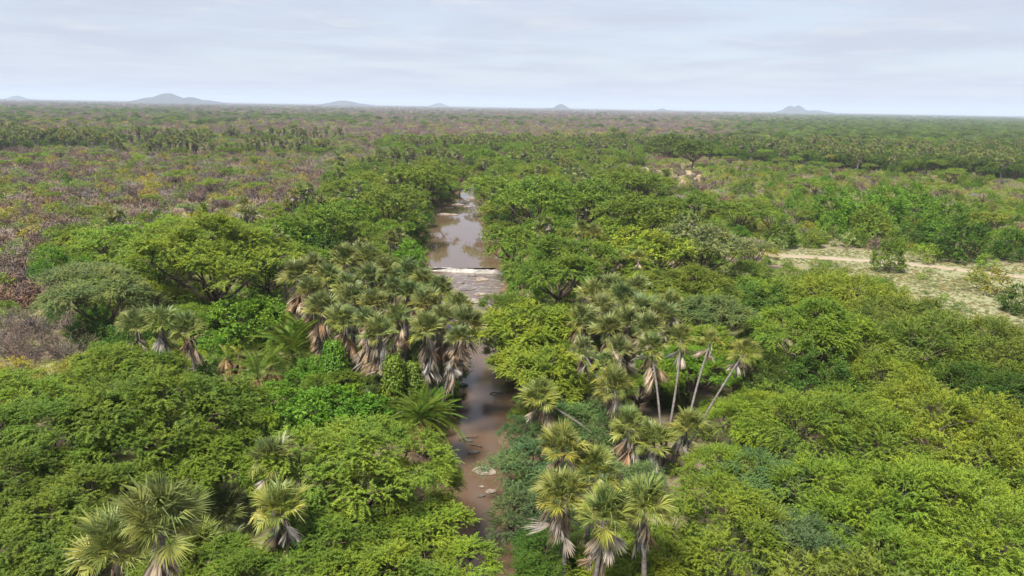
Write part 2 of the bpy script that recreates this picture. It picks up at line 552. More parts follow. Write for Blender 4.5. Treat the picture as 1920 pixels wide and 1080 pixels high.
# ---- doum palm: fan fronds
def fan_frond(seed, spread=115, seg=30, pet=0.72, rad=0.88, vee=0.38, limp=0.2, dead=False):
    """petiole along +X from the origin, pleated fan at its end; a dead one hangs straight down"""
    rng = np.random.default_rng(seed)
    b = Bag()
    t = np.linspace(0, 1, 4)
    sag = 0.3 if dead else 0.05
    PT = np.stack([pet * t * (1 - 0.25 * t * dead), 0 * t, -sag * t ** 2], 1)
    for q in (0.5, 0.2):
        b.ribbons(PT[:-1], PT[1:], 0.024, 0.018, rng, 0.6 + q * 0.6)
    o = PT[-1] - np.array((0.03, 0, 0))
    an = np.linspace(-R(spread), R(spread), seg)
    for i, a in enumerate(an):
        L = rad * (1 - 0.34 * (abs(a) / R(125)) ** 2) * rng.uniform(0.8, 1.1)
        if not dead:
            d = np.array((math.cos(a), math.sin(a) * (1 - 0.35 * vee), vee * abs(math.sin(a)) - 0.12 + rng.normal() * 0.07))
        else:
            d = np.array((0.25 + 0.25 * math.cos(a) + rng.normal() * 0.07, math.sin(a) * 0.55 + rng.normal() * 0.07, -1.0))
        d /= np.linalg.norm(d)
        s = np.array((-math.sin(a), math.cos(a), 0.7 * (1 if i % 2 else -1)))
        s /= np.linalg.norm(s)
        w = (0.46 * L * R(2 * spread) / (seg - 1) * 0.52 + 0.007) * (1.2 if dead else 1.0)
        m_ = o + d * L * 0.5
        k = limp * rng.uniform(0.2, 2.2) * (3.0 if rng.random() < 0.08 else 1.0)
        tip = o + d * L * (1 - 0.2 * min(k, 1)) + np.array((0, 0, -k * L * 0.5))
        b.quads(np.array([[o, m_ - s * w, tip, m_ + s * w]]), rng.uniform(0.1, 0.95))
    return b


def palm_dirs(rng, n_live, n_dead):
    live, dead = [], []
    for i in range(n_live):
        f = (i + 0.5) / n_live
        live.append((i * 2.39996 + rng.normal() * 0.15, R(86 - 98 * f ** 0.95) + rng.normal() * 0.17, rng.uniform(0.78, 1.15)))
    for i in range(n_dead):
        dead.append((i * 2.39996 + rng.normal() * 0.4, R(rng.uniform(-52, -8)) if i % 3 else -R(rng.uniform(40, 60)), rng.uniform(0.75, 1.2)))
    return live, dead


FROND = [fan_frond(q, sp, 38, pt, rd, ve, li).build('frond', [M['palm']]) for q, sp, pt, rd, ve, li in
         ((1, 118, 0.72, 0.88, 0.45, 0.18), (2, 105, 0.8, 0.85, 0.3, 0.3), (3, 92, 0.68, 0.95, 0.6, 0.25), (4, 110, 0.78, 0.8, 0.5, 0.5), (5, 84, 0.66, 0.98, 0.75, 0.3))]
DEAD = [fan_frond(40 + q, sp, 16, pt, rd, 0, 0.1, True).build('dead_frond', [M['dry']]) for q, sp, pt, rd in ((0, 62, 0.55, 0.95), (1, 40, 0.42, 1.1), (2, 75, 0.62, 0.85))]


def frond_matrix(az, el, roll, s):
    return Matrix.Rotation(az, 4, 'Z') @ Matrix.Rotation(-el, 4, 'Y') @ Matrix.Rotation(roll, 4, 'X') @ Matrix.Scale(s, 4)


def palm_trunk(base, head, r, rng, bend=0.12, sides=8):
    """ringed, gently curving stem; base and head in the palm's own space"""
    base, head = np.asarray(base, float), np.asarray(head, float)
    n = 12
    t = np.linspace(0, 1, n)
    h = np.linalg.norm(head - base)
    ax = rng.uniform(0, 6.28)
    ctrl = base * 0.45 + head * 0.55
    ctrl[:2] = base[:2] * 0.7 + head[:2] * 0.3 + np.array((math.cos(ax), math.sin(ax))) * bend * h * 0.4
    ctrl2 = None
    P = ((1 - t) ** 2)[:, None] * base + (2 * t * (1 - t))[:, None] * ctrl + (t ** 2)[:, None] * head
    b = Bag()
    rad = r * (1.15 - 0.35 * t) * (1 + 0.08 * np.sin(np.arange(n) * 2.5))
    rad[0] *= 1.35
    b.tube(P, rad, sides)
    return b, P


# mid-distance palms: one mesh each, with several heads
def frond_arrays(bag_src):
    return bag_src


def merged_palm(seed, heads, H, lod, sub=1):
    rng = np.random.default_rng(seed)
    b = Bag()
    for q in range(heads):
        a = rng.uniform(0, 6.28)
        rr = rng.uniform(0.1, 1.9) if heads > 1 else 0.0
        hh = H * rng.uniform(0.75, 1.05)
        head = np.array((rr * math.cos(a), rr * math.sin(a), hh))
        tb, P = palm_trunk((0, 0, -0.4), head, 0.16, rng, 0.08, 5)
        b.V += tb.V
        b.F4 += [f + b.n for f in tb.F4]; b.t4 += tb.t4; b.m4 += [np.full(len(f), 2) for f in tb.F4]
        b.n += tb.n
        live, dead = palm_dirs(rng, 22, 10)
        for lst, mi in ((live, 0), (dead, 1)):
            for az, el, s in lst:
                fb = fan_frond(int(rng.integers(1e6)), 108 if mi == 0 else 60, 11 if mi == 0 else 6, 0.7, 0.95, 0.45 if mi == 0 else 0, 0.25, mi == 1)
                mtx = np.array(Matrix.Translation(head) @ frond_matrix(az, el, rng.normal() * 0.5, s))
                for V, F, t in zip(fb.V, fb.F4, fb.t4):
                    k = len(V)
                    W = V @ mtx[:3, :3].T + mtx[:3, 3]
                    b.V.append(W); b.F4.append(np.arange(k).reshape(-1, 4) + b.n); b.t4.append(np.asarray(t)); b.m4.append(np.full(k // 4, mi))
                    b.n += k
    return b.build('doum_palm', [M['palm'], M['dry_fixed'], M['palm_bark']])


M['dry_fixed'] = noise_material('dry_frond_thatch', (0.16, 0.13, 0.105), (0.36, 0.31, 0.25), 3, 0.9, 0.0)
for i, (hd, H) in enumerate(((1, 7), (2, 7.5), (3, 8), (4, 7.5))):
    proto('doum_palm', 1, [('doum_palm', merged_palm(300 + i, hd, H, 1))], 1.55 if hd == 1 else 2.6, H + 1.3, H)


# ---- wild date palm: arching feather fronds
def feather_frond(seed, L=2.5, n=34, dead=False):
    rng = np.random.default_rng(seed)
    b = Bag()
    t = np.linspace(0, 1, 9)
    arch = 0.95 if not dead else 0.5
    P = np.stack([L * (t - 0.2 * t ** 2), 0 * t, -arch * L * 0.72 * t ** 2.0], 1)
    for i in range(8):
        b.ribbons(P[i:i + 1], P[i + 1:i + 2], 0.022 * (1 - t[i] * 0.7), 0.022 * (1 - t[i + 1] * 0.7), rng, 0.8)
    tt = np.linspace(0.14, 0.99, n)
    base = np.stack([np.interp(tt, t, P[:, k]) for k in range(3)], 1)
    T = unit(np.gradient(base, axis=0))
    for sgn in (1, -1):
        d = unit(T * 0.75 + np.array((0, sgn * 1.0, 0)) + np.stack([0 * tt, 0 * tt, 0.25 - 0.5 * rng.uniform(0, 1, n)], 1))
        ll = 0.46 * np.sin(math.pi * (0.12 + 0.85 * tt)) ** 0.6 * rng.uniform(0.85, 1.1, n)
        if dead:
            d = unit(d + np.array((0.4, 0, -0.6)))
        leaves(b, base, d, np.tile(UPZ + np.array((0, sgn * 0.35, 0)), (n, 1)), ll, 0.045, rng.uniform(0.2, 0.9, n))
    return b.build('dead_frond' if dead else 'frond', [M['dry' if dead else 'leaf']])


FEATHER = [feather_frond(21), feather_frond(22, 2.2), feather_frond(23, 2.7)]
FEATHER_DEAD = [feather_frond(31, 2.2, 26, True)]

# ------------------------------------------------------------------ river course and ground height
RIV = [(905, 1180, 4.2), (908, 1060, 4.2), (918, 960, 4.2), (900, 890, 4.6), (885, 830, 4.8), (912, 760, 5.2), (905, 700, 4.8), (893, 640, 5.0), (882, 570, 7.5),
       (872, 505, 13.6), (856, 450, 13.6), (854, 420, 11.6), (862, 392, 9.4), (872, 372, 6.5), (886, 352, 3.5), (880, 330, 3), (850, 312, 3), (800, 300, 3)]
RP = np.array([at(px, py, 0.0)[0][:2] for px, py, w in RIV])
RW = np.array([w for _, _, w in RIV]) * 0.5
# resample smoothly
tt = np.arange(len(RP))
ts = np.linspace(0, len(RP) - 1, 260)


def smooth_interp(v):
    s = np.interp(ts, tt, v)
    k = np.ones(15) / 15
    p = np.pad(s, 7, mode='edge')
    return np.convolve(p, k, 'valid')


RC = np.stack([smooth_interp(RP[:, 0]), smooth_interp(RP[:, 1])], 1)
RH = smooth_interp(RW)
WEIR = at(872, 503, 0.4)[0]
WEIR_Y = float(WEIR[1])


SEG_A, SEG_V = RC[:-1], RC[1:] - RC[:-1]
SEG_L = (SEG_V ** 2).sum(1) + 1e-9


def river_d(x, y):
    """distance to the centreline, half width there"""
    x = np.atleast_1d(np.asarray(x, float)); y = np.atleast_1d(np.asarray(y, float))
    best = np.full(x.shape, 1e4); hw = np.full(x.shape, RH[0])
    near = np.nonzero((x > RC[:, 0].min() - 40) & (x < RC[:, 0].max() + 40))[0]
    for c in range(0, len(near), 4000):
        i = near[c:c + 4000]
        P = np.stack([x[i], y[i]], 1)[:, None] - SEG_A[None]
        q = np.clip((P * SEG_V).sum(-1) / SEG_L, 0, 1)
        d = np.hypot(P[..., 0] - q * SEG_V[:, 0], P[..., 1] - q * SEG_V[:, 1])
        j = d.argmin(1)
        r = np.arange(len(i))
        best[i] = d[r, j]
        hw[i] = RH[j] + (RH[j + 1] - RH[j]) * q[r, j]
    return best, hw


def wob(x, y, s, p):
    return np.sin(x / s + 1.3 * np.sin(y / s * 0.7 + p) + p) * np.cos(y / s * 1.1 + 0.8 * np.sin(x / s * 0.6 + 2 * p))


def sstep(a, b, v):
    t = np.clip((v - a) / (b - a), 0, 1)
    return t * t * (3 - 2 * t)


def ground_z(x, y):
    x = np.asarray(x, float); y = np.asarray(y, float)
    shp = x.shape
    d, hw = river_d(x.ravel(), y.ravel())
    d = d + 0.5 * wob(x.ravel(), y.ravel(), 2.1, 0.4) + 0.3 * wob(x.ravel(), y.ravel(), 0.8, 1.4)
    xr, yr = x.ravel(), y.ravel()
    lvl = np.where(yr > WEIR_Y, 0.45, 0.0)
    bank = 1.7 + 0.25 * wob(xr, yr, 9, 1.1) + 0.25 * wob(xr, yr, 31, 2.2)
    z = np.where(d < hw, lvl - 0.9 * (1 - sstep(hw * 0.3, hw, d)) - 0.02, lvl + (bank - lvl) * sstep(0, 4.5, d - hw) ** 0.8)
    return z.reshape(shp)


def gz(x, y):
    return float(ground_z(np.array([x]), np.array([y]))[0])


CLEARING = [(1425, 482), (1500, 466), (1640, 468), (1760, 482), (1920, 498), (2060, 508), (2060, 660), (1925, 632), (1800, 606), (1720, 556), (1640, 524), (1560, 500), (1480, 494)]
BARE_SOIL = [[(300, 372), (400, 370), (405, 388), (330, 392)], [(400, 402), (520, 402), (500, 432), (420, 428)], [(1060, 380), (1100, 380), (1100, 390), (1060, 390)],
             [(1120, 310), (1300, 300), (1330, 340), (1180, 345)], [(120, 425), (190, 425), (180, 440), (120, 440)]]


def build_ground():
    def axis(parts):
        return np.unique(np.round(np.concatenate(parts), 4))
    g = np.geomspace(1, 1500, 46)
    xs = axis([np.arange(-26, 16, 0.6), 16 + np.cumsum(np.full(60, 1.6)), -26 - np.cumsum(np.full(50, 1.6)), 112 + g * 20, -106 - g * 20])
    ys = axis([np.arange(-30, 34, 4), np.arange(34, 150, 0.6), np.arange(150, 330, 1.4), 330 + np.geomspace(2, 34000, 60)])
    X, Y = np.meshgrid(xs, ys)
    Z = ground_z(X, Y)
    nx, ny = len(xs), len(ys)
    V = np.stack([X, Y, Z], -1).reshape(-1, 3)
    i = np.arange(ny - 1)[:, None] * nx + np.arange(nx - 1)[None]
    F = np.stack([i, i + 1, i + nx + 1, i + nx], -1).reshape(-1, 4)
    # zone weights: r = pale dry clearing, g = river margin mud, b = open red-brown soil
    px, py, k = to_px(V)
    zone = np.zeros((len(V), 4), np.float32)
    zone[:, 3] = 1
    for q in np.nonzero((py > 360) & (py < 700) & (px > 1380) & (px < 2120) & (V[:, 1] > 0))[0]:
        s = 0
        for ox, oy in ((0, 0), (14, 0), (-14, 0), (0, 8), (0, -8)):
            s += inside(CLEARING, px[q] + ox, py[q] + oy)
        zone[q, 0] = s / 5
    for poly in BARE_SOIL:
        x0, x1 = min(p[0] for p in poly), max(p[0] for p in poly)
        y0, y1 = min(p[1] for p in poly), max(p[1] for p in poly)
        for q in np.nonzero((px > x0) & (px < x1) & (py > y0) & (py < y1) & (V[:, 1] > 0))[0]:
            zone[q, 2] = max(zone[q, 2], 0.75 * float(inside(poly, px[q], py[q])))
    d, hw = river_d(V[:, 0], V[:, 1])
    zone[:, 1] = 1 - sstep(1.0, 6.0, d - hw)
    me = mesh_np('ground', V, F, [], smooth=True)
    a = me.color_attributes.new('zone', 'FLOAT_COLOR', 'POINT')
    a.data.foreach_set('color', zone.ravel())
    mt, t, L = material('ground')
    out = N(t, 'ShaderNodeOutputMaterial')
    geo = N(t, 'ShaderNodeNewGeometry')
    zn = N(t, 'ShaderNodeVertexColor', layer_name='zone')
    sep = N(t, 'ShaderNodeSeparateColor')
    L(zn.outputs['Color'], sep.inputs[0])

    def noise(scale, detail=6, rough=0.6):
        n = N(t, 'ShaderNodeTexNoise', ins={'Scale': scale, 'Detail': detail, 'Roughness': rough})
        L(geo.outputs['Position'], n.inputs['Vector'])
        return n

    def ramp(src, a, b, c0, c1):
        r = N(t, 'ShaderNodeValToRGB')
        r.color_ramp.elements[0].position, r.color_ramp.elements[1].position = a, b
        r.color_ramp.elements[0].color, r.color_ramp.elements[1].color = (*c0, 1), (*c1, 1)
        L(src, r.inputs[0])
        return r

    def mix(f, c1, c2):
        x = N(t, 'ShaderNodeMixRGB')
        for s, k in ((f, 0), (c1, 1), (c2, 2)):
            L(s, x.inputs[k])
        return x
    big, mid_, fine = noise(0.018, 5), noise(0.16, 6), noise(1.4, 8, 0.7)
    soil = ramp(fine.outputs['Fac'], 0.3, 0.7, (0.105, 0.072, 0.056), (0.20, 0.15, 0.118))
    veg = ramp(fine.outputs['Fac'], 0.3, 0.7, (0.115, 0.125, 0.04), (0.235, 0.235, 0.095))
    vm = ramp(mid_.outputs['Fac'], 0.42, 0.58, (0, 0, 0), (1, 1, 1))
    base = mix(vm.outputs[0], soil.outputs[0], veg.outputs[0])
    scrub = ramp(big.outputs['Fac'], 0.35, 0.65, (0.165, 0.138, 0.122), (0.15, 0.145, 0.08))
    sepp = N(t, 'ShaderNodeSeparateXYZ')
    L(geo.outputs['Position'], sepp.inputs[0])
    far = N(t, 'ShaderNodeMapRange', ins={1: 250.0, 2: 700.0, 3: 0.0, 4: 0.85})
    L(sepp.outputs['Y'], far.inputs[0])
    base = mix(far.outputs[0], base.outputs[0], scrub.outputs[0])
    grass = ramp(fine.outputs['Fac'], 0.30, 0.66, (0.135, 0.148, 0.068), (0.255, 0.245, 0.15))
    sand = ramp(mid_.outputs['Fac'], 0.60, 0.72, (0, 0, 0), (1, 1, 1))
    pale = N(t, 'ShaderNodeMixRGB', ins={2: (0.32, 0.285, 0.215, 1)})
    L(sand.outputs[0], pale.inputs[0]); L(grass.outputs[0], pale.inputs[1])
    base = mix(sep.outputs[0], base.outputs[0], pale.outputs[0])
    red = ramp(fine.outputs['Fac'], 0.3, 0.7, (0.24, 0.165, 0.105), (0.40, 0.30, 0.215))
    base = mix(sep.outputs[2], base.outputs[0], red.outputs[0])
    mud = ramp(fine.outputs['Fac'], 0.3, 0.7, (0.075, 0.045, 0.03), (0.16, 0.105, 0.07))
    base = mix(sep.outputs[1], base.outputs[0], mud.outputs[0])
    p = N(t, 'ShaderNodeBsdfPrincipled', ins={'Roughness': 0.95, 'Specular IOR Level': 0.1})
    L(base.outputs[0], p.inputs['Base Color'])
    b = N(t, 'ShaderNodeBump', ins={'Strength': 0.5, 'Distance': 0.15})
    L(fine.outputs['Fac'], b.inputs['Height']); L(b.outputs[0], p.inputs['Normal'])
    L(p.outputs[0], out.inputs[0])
    me.materials.append(mt)
    o = bpy.data.objects.new('ground', me)
    COL.objects.link(o)
    o['kind'] = 'structure'
    o['label'] = 'savanna ground of red-brown soil and dry grass'
    return o


build_ground()


def water_material(name, rip, rough, brown=((0.080, 0.050, 0.031), (0.108, 0.070, 0.045)), foam=0.0):
    mt, t, L = material(name)
    out = N(t, 'ShaderNodeOutputMaterial')
    geo = N(t, 'ShaderNodeNewGeometry')
    mp = N(t, 'ShaderNodeMapping')
    mp.inputs['Scale'].default_value = (1.0, 0.55, 1)
    L(geo.outputs['Position'], mp.inputs[0])
    n = N(t, 'ShaderNodeTexNoise', ins={'Scale': 1.6, 'Detail': 5, 'Roughness': 0.55})
    L(mp.outputs[0], n.inputs['Vector'])
    n2 = N(t, 'ShaderNodeTexNoise', ins={'Scale': 0.25, 'Detail': 3})
    L(geo.outputs['Position'], n2.inputs['Vector'])
    c = N(t, 'ShaderNodeMixRGB', ins={1: (*brown[0], 1), 2: (*brown[1], 1)})
    L(n2.outputs['Fac'], c.inputs[0])
    p = N(t, 'ShaderNodeBsdfPrincipled', ins={'Roughness': rough, 'IOR': 1.33})
    b = N(t, 'ShaderNodeBump', ins={'Strength': rip, 'Distance': 0.05})
    L(n.outputs['Fac'], b.inputs['Height']); L(b.outputs[0], p.inputs['Normal'])
    last = c
    if foam:
        mp2 = N(t, 'ShaderNodeMapping')
        mp2.inputs['Scale'].default_value = (0.55, 0.9, 1)
        L(geo.outputs['Position'], mp2.inputs[0])
        n3 = N(t, 'ShaderNodeTexNoise', ins={'Scale': 0.9, 'Detail': 9, 'Roughness': 0.72, 'Distortion': 1.6})
        L(mp2.outputs[0], n3.inputs['Vector'])
        r = N(t, 'ShaderNodeMapRange', ins={1: 0.52, 2: 0.72, 3: 0.0, 4: foam})
        L(n3.outputs['Fac'], r.inputs[0])
        last = N(t, 'ShaderNodeMixRGB', ins={2: (0.55, 0.54, 0.52, 1)})
        L(r.outputs[0], last.inputs[0]); L(c.outputs[0], last.inputs[1])
    L(last.outputs[0], p.inputs['Base Color'])
    L(p.outputs[0], out.inputs[0])
    return mt


def water_sheet(name, y0, y1, z, mt, label):
    idx = [i for i in range(len(RC)) if y0 <= RC[i, 1] <= y1]
    rows = []
    for i in idx:
        a = RC[max(i - 1, 0)]; b = RC[min(i + 1, len(RC) - 1)]
        t = (b - a) / np.linalg.norm(b - a)
        n = np.array((t[1], -t[0]))
        w = RH[i] + 1.6
        rows.append([(*(RC[i] + n * s * w), z) for s in np.linspace(-1, 1, 7)])
    V = np.array(rows).reshape(-1, 3)
    k = 7
    i = np.arange(len(idx) - 1)[:, None] * k + np.arange(k - 1)[None]
    F = np.stack([i, i + 1, i + k + 1, i + k], -1).reshape(-1, 4)
    me = mesh_np(name, V, F, [mt], smooth=True)
    o = bpy.data.objects.new(name, me)
    COL.objects.link(o)
    o['kind'] = 'structure'
    o['label'] = label
    return o


RAPID_Y0 = float(at(885, 592, 0)[0][1])
water_sheet('river_water', 0, RAPID_Y0 + 0.3, -0.02, water_material('still_water', 0.16, 0.13), 'calm brown river water below the rapids')
water_sheet('river_rapids', RAPID_Y0, WEIR_Y + 0.2, 0.0, water_material('rapid_water', 0.6, 0.16, foam=0.6), 'rippled shallow river water below the weir')
water_sheet('river_pool', WEIR_Y - 0.2, 1000, 0.45, water_material('pool_water', 0.04, 0.04), 'calm brown river pool above the weir')


# ------------------------------------------------------------------ dirt track
def strip(name, pts, w, mt, label, lift=0.035, sub=10):
    pts = np.array(pts)
    s = np.linspace(0, len(pts) - 1, (len(pts) - 1) * sub + 1)
    P = np.stack([np.interp(s, np.arange(len(pts)), pts[:, k]) for k in range(2)], 1)
    k = np.ones(7) / 7
    P = np.stack([np.convolve(np.pad(P[:, c], 3, mode='edge'), k, 'valid') for c in range(2)], 1)
    T = unit(np.gradient(P, axis=0))
    Nn = np.stack([T[:, 1], -T[:, 0]], 1)
    rows = []
    for q, u_ in enumerate((-1, -0.55, -0.18, 0.18, 0.55, 1)):
        ww = w * (u_ + 0.12 * np.sin(np.arange(len(P)) * 0.9 + q) * (abs(u_) == 1))
        rows.append(P + Nn * ww[:, None])
    X = np.stack(rows, 1)
    Z = ground_z(X[..., 0], X[..., 1]) + lift + np.array((-0.07, 0, 0.0, 0.0, 0, -0.07))
    V = np.concatenate([X, Z[..., None]], -1).reshape(-1, 3)
    i = np.arange(len(P) - 1)[:, None] * 6 + np.arange(5)[None]
    F = np.stack([i, i + 1, i + 7, i + 6], -1).reshape(-1, 4)
    o = bpy.data.objects.new(name, mesh_np(name, V, F, [mt], smooth=True))
    COL.objects.link(o)
    o['kind'] = 'structure'
    o['label'] = label
    return o


M['track'] = noise_material('track_sand', (0.23, 0.175, 0.128), (0.33, 0.265, 0.20), 0.7, 0.95, 0.3)
TRACK = [at(px, py, 1.7)[0][:2] for px, py in ((1400, 474), (1460, 481), (1520, 483), (1600, 487), (1680, 491), (1760, 498), (1850, 510), (1940, 521), (2060, 534))]
strip('dirt_track', TRACK, 1.55, M['track'], 'pale sandy dirt track crossing the grassy clearing')


# ------------------------------------------------------------------ hills on the horizon
def hill(px, w, hpx, dist, bumps, seed):
    rng = np.random.default_rng(seed)
    d = ray(px, 540)
    # a point on the ground at that distance
    hx = d[0] / d[1] * dist
    W = w / FPX * dist * 0.5
    Hh = hpx / FPX * dist
    n = 40
    xs = np.linspace(-1.5, 1.5, n); ys = np.linspace(-1.5, 1.5, 24)
    X, Y = np.meshgrid(xs, ys)
    Z = np.zeros_like(X)
    for bx, bw, bh in bumps:
        Z = np.maximum(Z, bh * np.exp(-np.abs((X - bx) / (bw * 1.2)) ** 2.0 - np.abs(Y / 0.7) ** 2))
    Z += 0.05 * Z * wob(X * 10, Y * 10, 0.9, seed) + 0.04 * Z * wob(X * 10, Y * 10, 0.35, seed + 1)
    V = np.stack([X * W, Y * W, Z * Hh * 0.92 - 3], -1).reshape(-1, 3)
    i = np.arange(23)[:, None] * n + np.arange(n - 1)[None]
    F = np.stack([i, i + 1, i + n + 1, i + n], -1).reshape(-1, 4)
    o = bpy.data.objects.new('hill', mesh_np('hill', V, F, [M['hill']], smooth=True))
    o.location = (hx, dist, 1.5)
    COL.objects.link(o)
    o['kind'] = 'structure'
    return o


HILLS = [(75, 60, 8, 9500, [(0, 0.35, 1), (0.5, 0.5, 0.3)], 'small pale hill on the horizon near the edge of the picture'),
         (352, 150, 19, 7000, [(-0.12, 0.33, 1), (-0.5, 0.3, 0.6), (0.42, 0.28, 0.66), (0.75, 0.35, 0.4)], 'largest two-humped blue hill on the horizon'),
         (655, 115, 10, 8200, [(0, 0.5, 1), (0.5, 0.4, 0.5)], 'long low blue hill on the horizon'),
         (825, 50, 7, 11500, [(0, 0.5, 1)], 'faintest hill on the horizon'),
         (1040, 66, 11, 8000, [(0.05, 0.33, 1), (-0.5, 0.4, 0.3)], 'small domed hill on the horizon'),
         (1222, 44, 5, 9000, [(0, 0.4, 1), (0.6, 0.3, 0.5)], 'tiny hill barely above the horizon'),
         (1465, 110, 16, 8800, [(-0.28, 0.14, 0.95), (-0.02, 0.12, 1), (-0.12, 0.4, 0.75), (0.55, 0.45, 0.42)], 'craggy twin-peaked hill on the horizon')]
for i, (px, w, h, dist, bumps, lab) in enumerate(HILLS):
    o = hill(px, w, h, dist, bumps, i + 1)
    o['label'] = lab

# ------------------------------------------------------------------ weir and rocks
def chunk(seed, sx, sy, sz, n=2):
    """an angular boulder or slab"""
    import bmesh
    rng = np.random.default_rng(seed)
    bm = bmesh.new()
    bmesh.ops.create_icosphere(bm, subdivisions=n, radius=1)
    for v in bm.verts:
        k = 1 + 0.22 * math.sin(3.1 * v.co.x + seed) * math.cos(2.7 * v.co.y - seed) + rng.normal() * 0.05
        v.co = Vector((v.co.x * sx * k, v.co.y * sy * k, max(-0.6, min(0.75, v.co.z * 1.4)) * sz * k))
    me = bpy.data.meshes.new('rock')
    bm.to_mesh(me)
    bm.free()
    return me


def add(name, me, loc, rz=0.0, s=1.0, parent=None, color=None):
    o = bpy.data.objects.new(name, me)
    COL.objects.link(o)
    o.location = loc
    o.rotation_euler = (0, 0, rz)
    o.scale = (s, s, s)
    if parent:
        o.parent = parent
    if color is not None:
        o.color = (*color, 1)
    return o


def tag(o, label, cat, group=None, kind=None):
    o['label'] = label
    o['category'] = cat
    if group:
        o['group'] = group
    if kind:
        o['kind'] = kind
    return o


def weir():
    a = at(800, 500, 0.5)[0]; b = at(946, 507, 0.5)[0]
    n = 40
    t = np.linspace(0, 1, n)
    P = a[None] * (1 - t)[:, None] + b[None] * t[:, None]
    P[:, 1] += 0.12 * np.sin(t * 9)
    prof = [(-1.3, -0.3), (-0.25, 0.34), (-0.1, 0.465), (0.1, 0.465), (0.16, 0.42), (0.2, -0.8)]
    V = np.array([[(P[i, 0], P[i, 1] + py, pz + (0.035 * math.sin(i * 1.7) + 0.03 * math.sin(i * 0.63 + 1)) * (pz > 0.36)) for py, pz in prof] for i in range(n)]).reshape(-1, 3)
    k = len(prof)
    i = np.arange(n - 1)[:, None] * k + np.arange(k - 1)[None]
    F = np.stack([i, i + k, i + k + 1, i + 1], -1).reshape(-1, 4)
    o = add('weir', mesh_np('weir', V, F, [M['concrete']]), (0, 0, 0))
    tag(o, 'low pale concrete weir spanning the brown river', 'weir')


weir()
ROCKM = []
for i in range(6):
    me = chunk(900 + i, 1, 0.75, 0.42)
    me.materials.append(M['rock'])
    ROCKM.append(me)
WETM = []
for i in range(3):
    me = chunk(950 + i, 1, 0.7, 0.3)
    me.materials.append(M['wet_rock'])
    WETM.append(me)
rng = np.random.default_rng(5)
ROCKS = [  # px, py, width px, wet, label
    (885, 566, 44, 0, 'broad tan rock shelf at the foot of the rapids beside the bank trees'),
    (862, 556, 30, 0, 'tan rock slab between the palm grove and the rapids'),
    (900, 552, 26, 0, 'tan rock ledge at the foot of the rapids under the acacia'),
    (875, 578, 34, 0, 'lowest tan rock of the shelf below the rapids'),
    (903, 524, 26, 0, 'pale slab lying in the rapids below the weir'),
    (897, 527, 14, 0, 'small pale stone beside the slab in the rapids'),
    (915, 511, 12, 1, 'dark wet stone just below the weir'),
    (840, 540, 26, 1, 'dark wet rock in the rapids beside the palm grove'),
    (860, 530, 24, 1, 'dark wet rock in the middle of the rapids'),
    (876, 543, 30, 1, 'long dark wet rock above the tan shelf'),
    (830, 520, 20, 1, 'dark wet rock near the weir on the palm side'),
    (885, 517, 18, 1, 'small dark wet rock near the weir'),
    (857, 384, 26, 0, 'pale rock bar across the far end of the pool'),
    (840, 390, 20, 0, 'pale rock at the far pool edge beneath the trees'),
    (876, 388, 18, 0, 'pale stone beside the far rock bar'),
    (832, 402, 26, 0, 'low tan rocks projecting into the far pool'),
    (850, 403, 16, 0, 'small tan stone breaking the far pool surface'),
    (860, 399, 12, 1, 'tiny dark stone breaking the far pool surface'),
    (884, 372, 18, 0, 'farthest pale rock in the river'),
    (908, 884, 44, 0, 'long flat tan rock below the blue-green thorn bush'),
    (920, 922, 22, 0, 'small tan rock in the brown water near the near bend'),
    (903, 913, 10, 0, 'tiny pale stone in the brown water near the bend'),
    (888, 848, 22, 1, 'mossy dark rock under the blue-green thorn bush'),
    (878, 826, 20, 1, 'dark driftlike rock barely above the brown water'),
    (865, 722, 26, 1, 'dark muddy rock at the bank below the palm grove'),
    (902, 930, 16, 1, 'dark wet stone under the overhanging near acacia'),
]
for i, (px, py, w, wet, lab) in enumerate(ROCKS):
    z = 0.48 if at(px, py, 0.45)[0][1] > WEIR_Y else 0.02
    p, k = at(px, py, z)
    s = w / FPX * k * 0.5
    o = add('river_rock', (WETM if wet else ROCKM)[i % (3 if wet else 6)], (p[0], p[1], z + 0.02), float(rng.uniform(-0.3, 0.3)), s)
    o.scale = (s, s * (0.9 if not wet else 0.7), min(s, 0.8) * (0.75 if not wet else 0.6))
    tag(o, lab, 'rock', 'rocks in the river')

# ------------------------------------------------------------------ planting
C = {
    'mid': (0.118, 0.178, 0.027), 'leaf': (0.150, 0.224, 0.032), 'yg': (0.186, 0.250, 0.034), 'olive': (0.138, 0.176, 0.034), 'deep': (0.066, 0.130, 0.020),
    'bright': (0.116, 0.222, 0.024), 'sage': (0.155, 0.212, 0.078), 'blue': (0.104, 0.174, 0.066), 'yolive': (0.205, 0.212, 0.038), 'dark': (0.078, 0.120, 0.028),
    'gold': (0.265, 0.250, 0.034), 'purple': (0.152, 0.126, 0.114), 'brown': (0.165, 0.125, 0.098), 'grey': (0.25, 0.22, 0.20), 'pale': (0.205, 0.250, 0.09),
    'rust': (0.20, 0.10, 0.075), 'palm': (0.165, 0.202, 0.072), 'palmy': (0.182, 0.218, 0.062), 'palm_shaded': (0.090, 0.120, 0.04), 'date': (0.108, 0.172, 0.026),  # darkest palm green has the shade under taller plants put into the colour
}
for _k in ('mid', 'leaf', 'yg', 'deep', 'bright', 'olive', 'dark'):
    C[_k] = (C[_k][0] * 0.97, C[_k][1] * 1.03, C[_k][2] * 0.78)
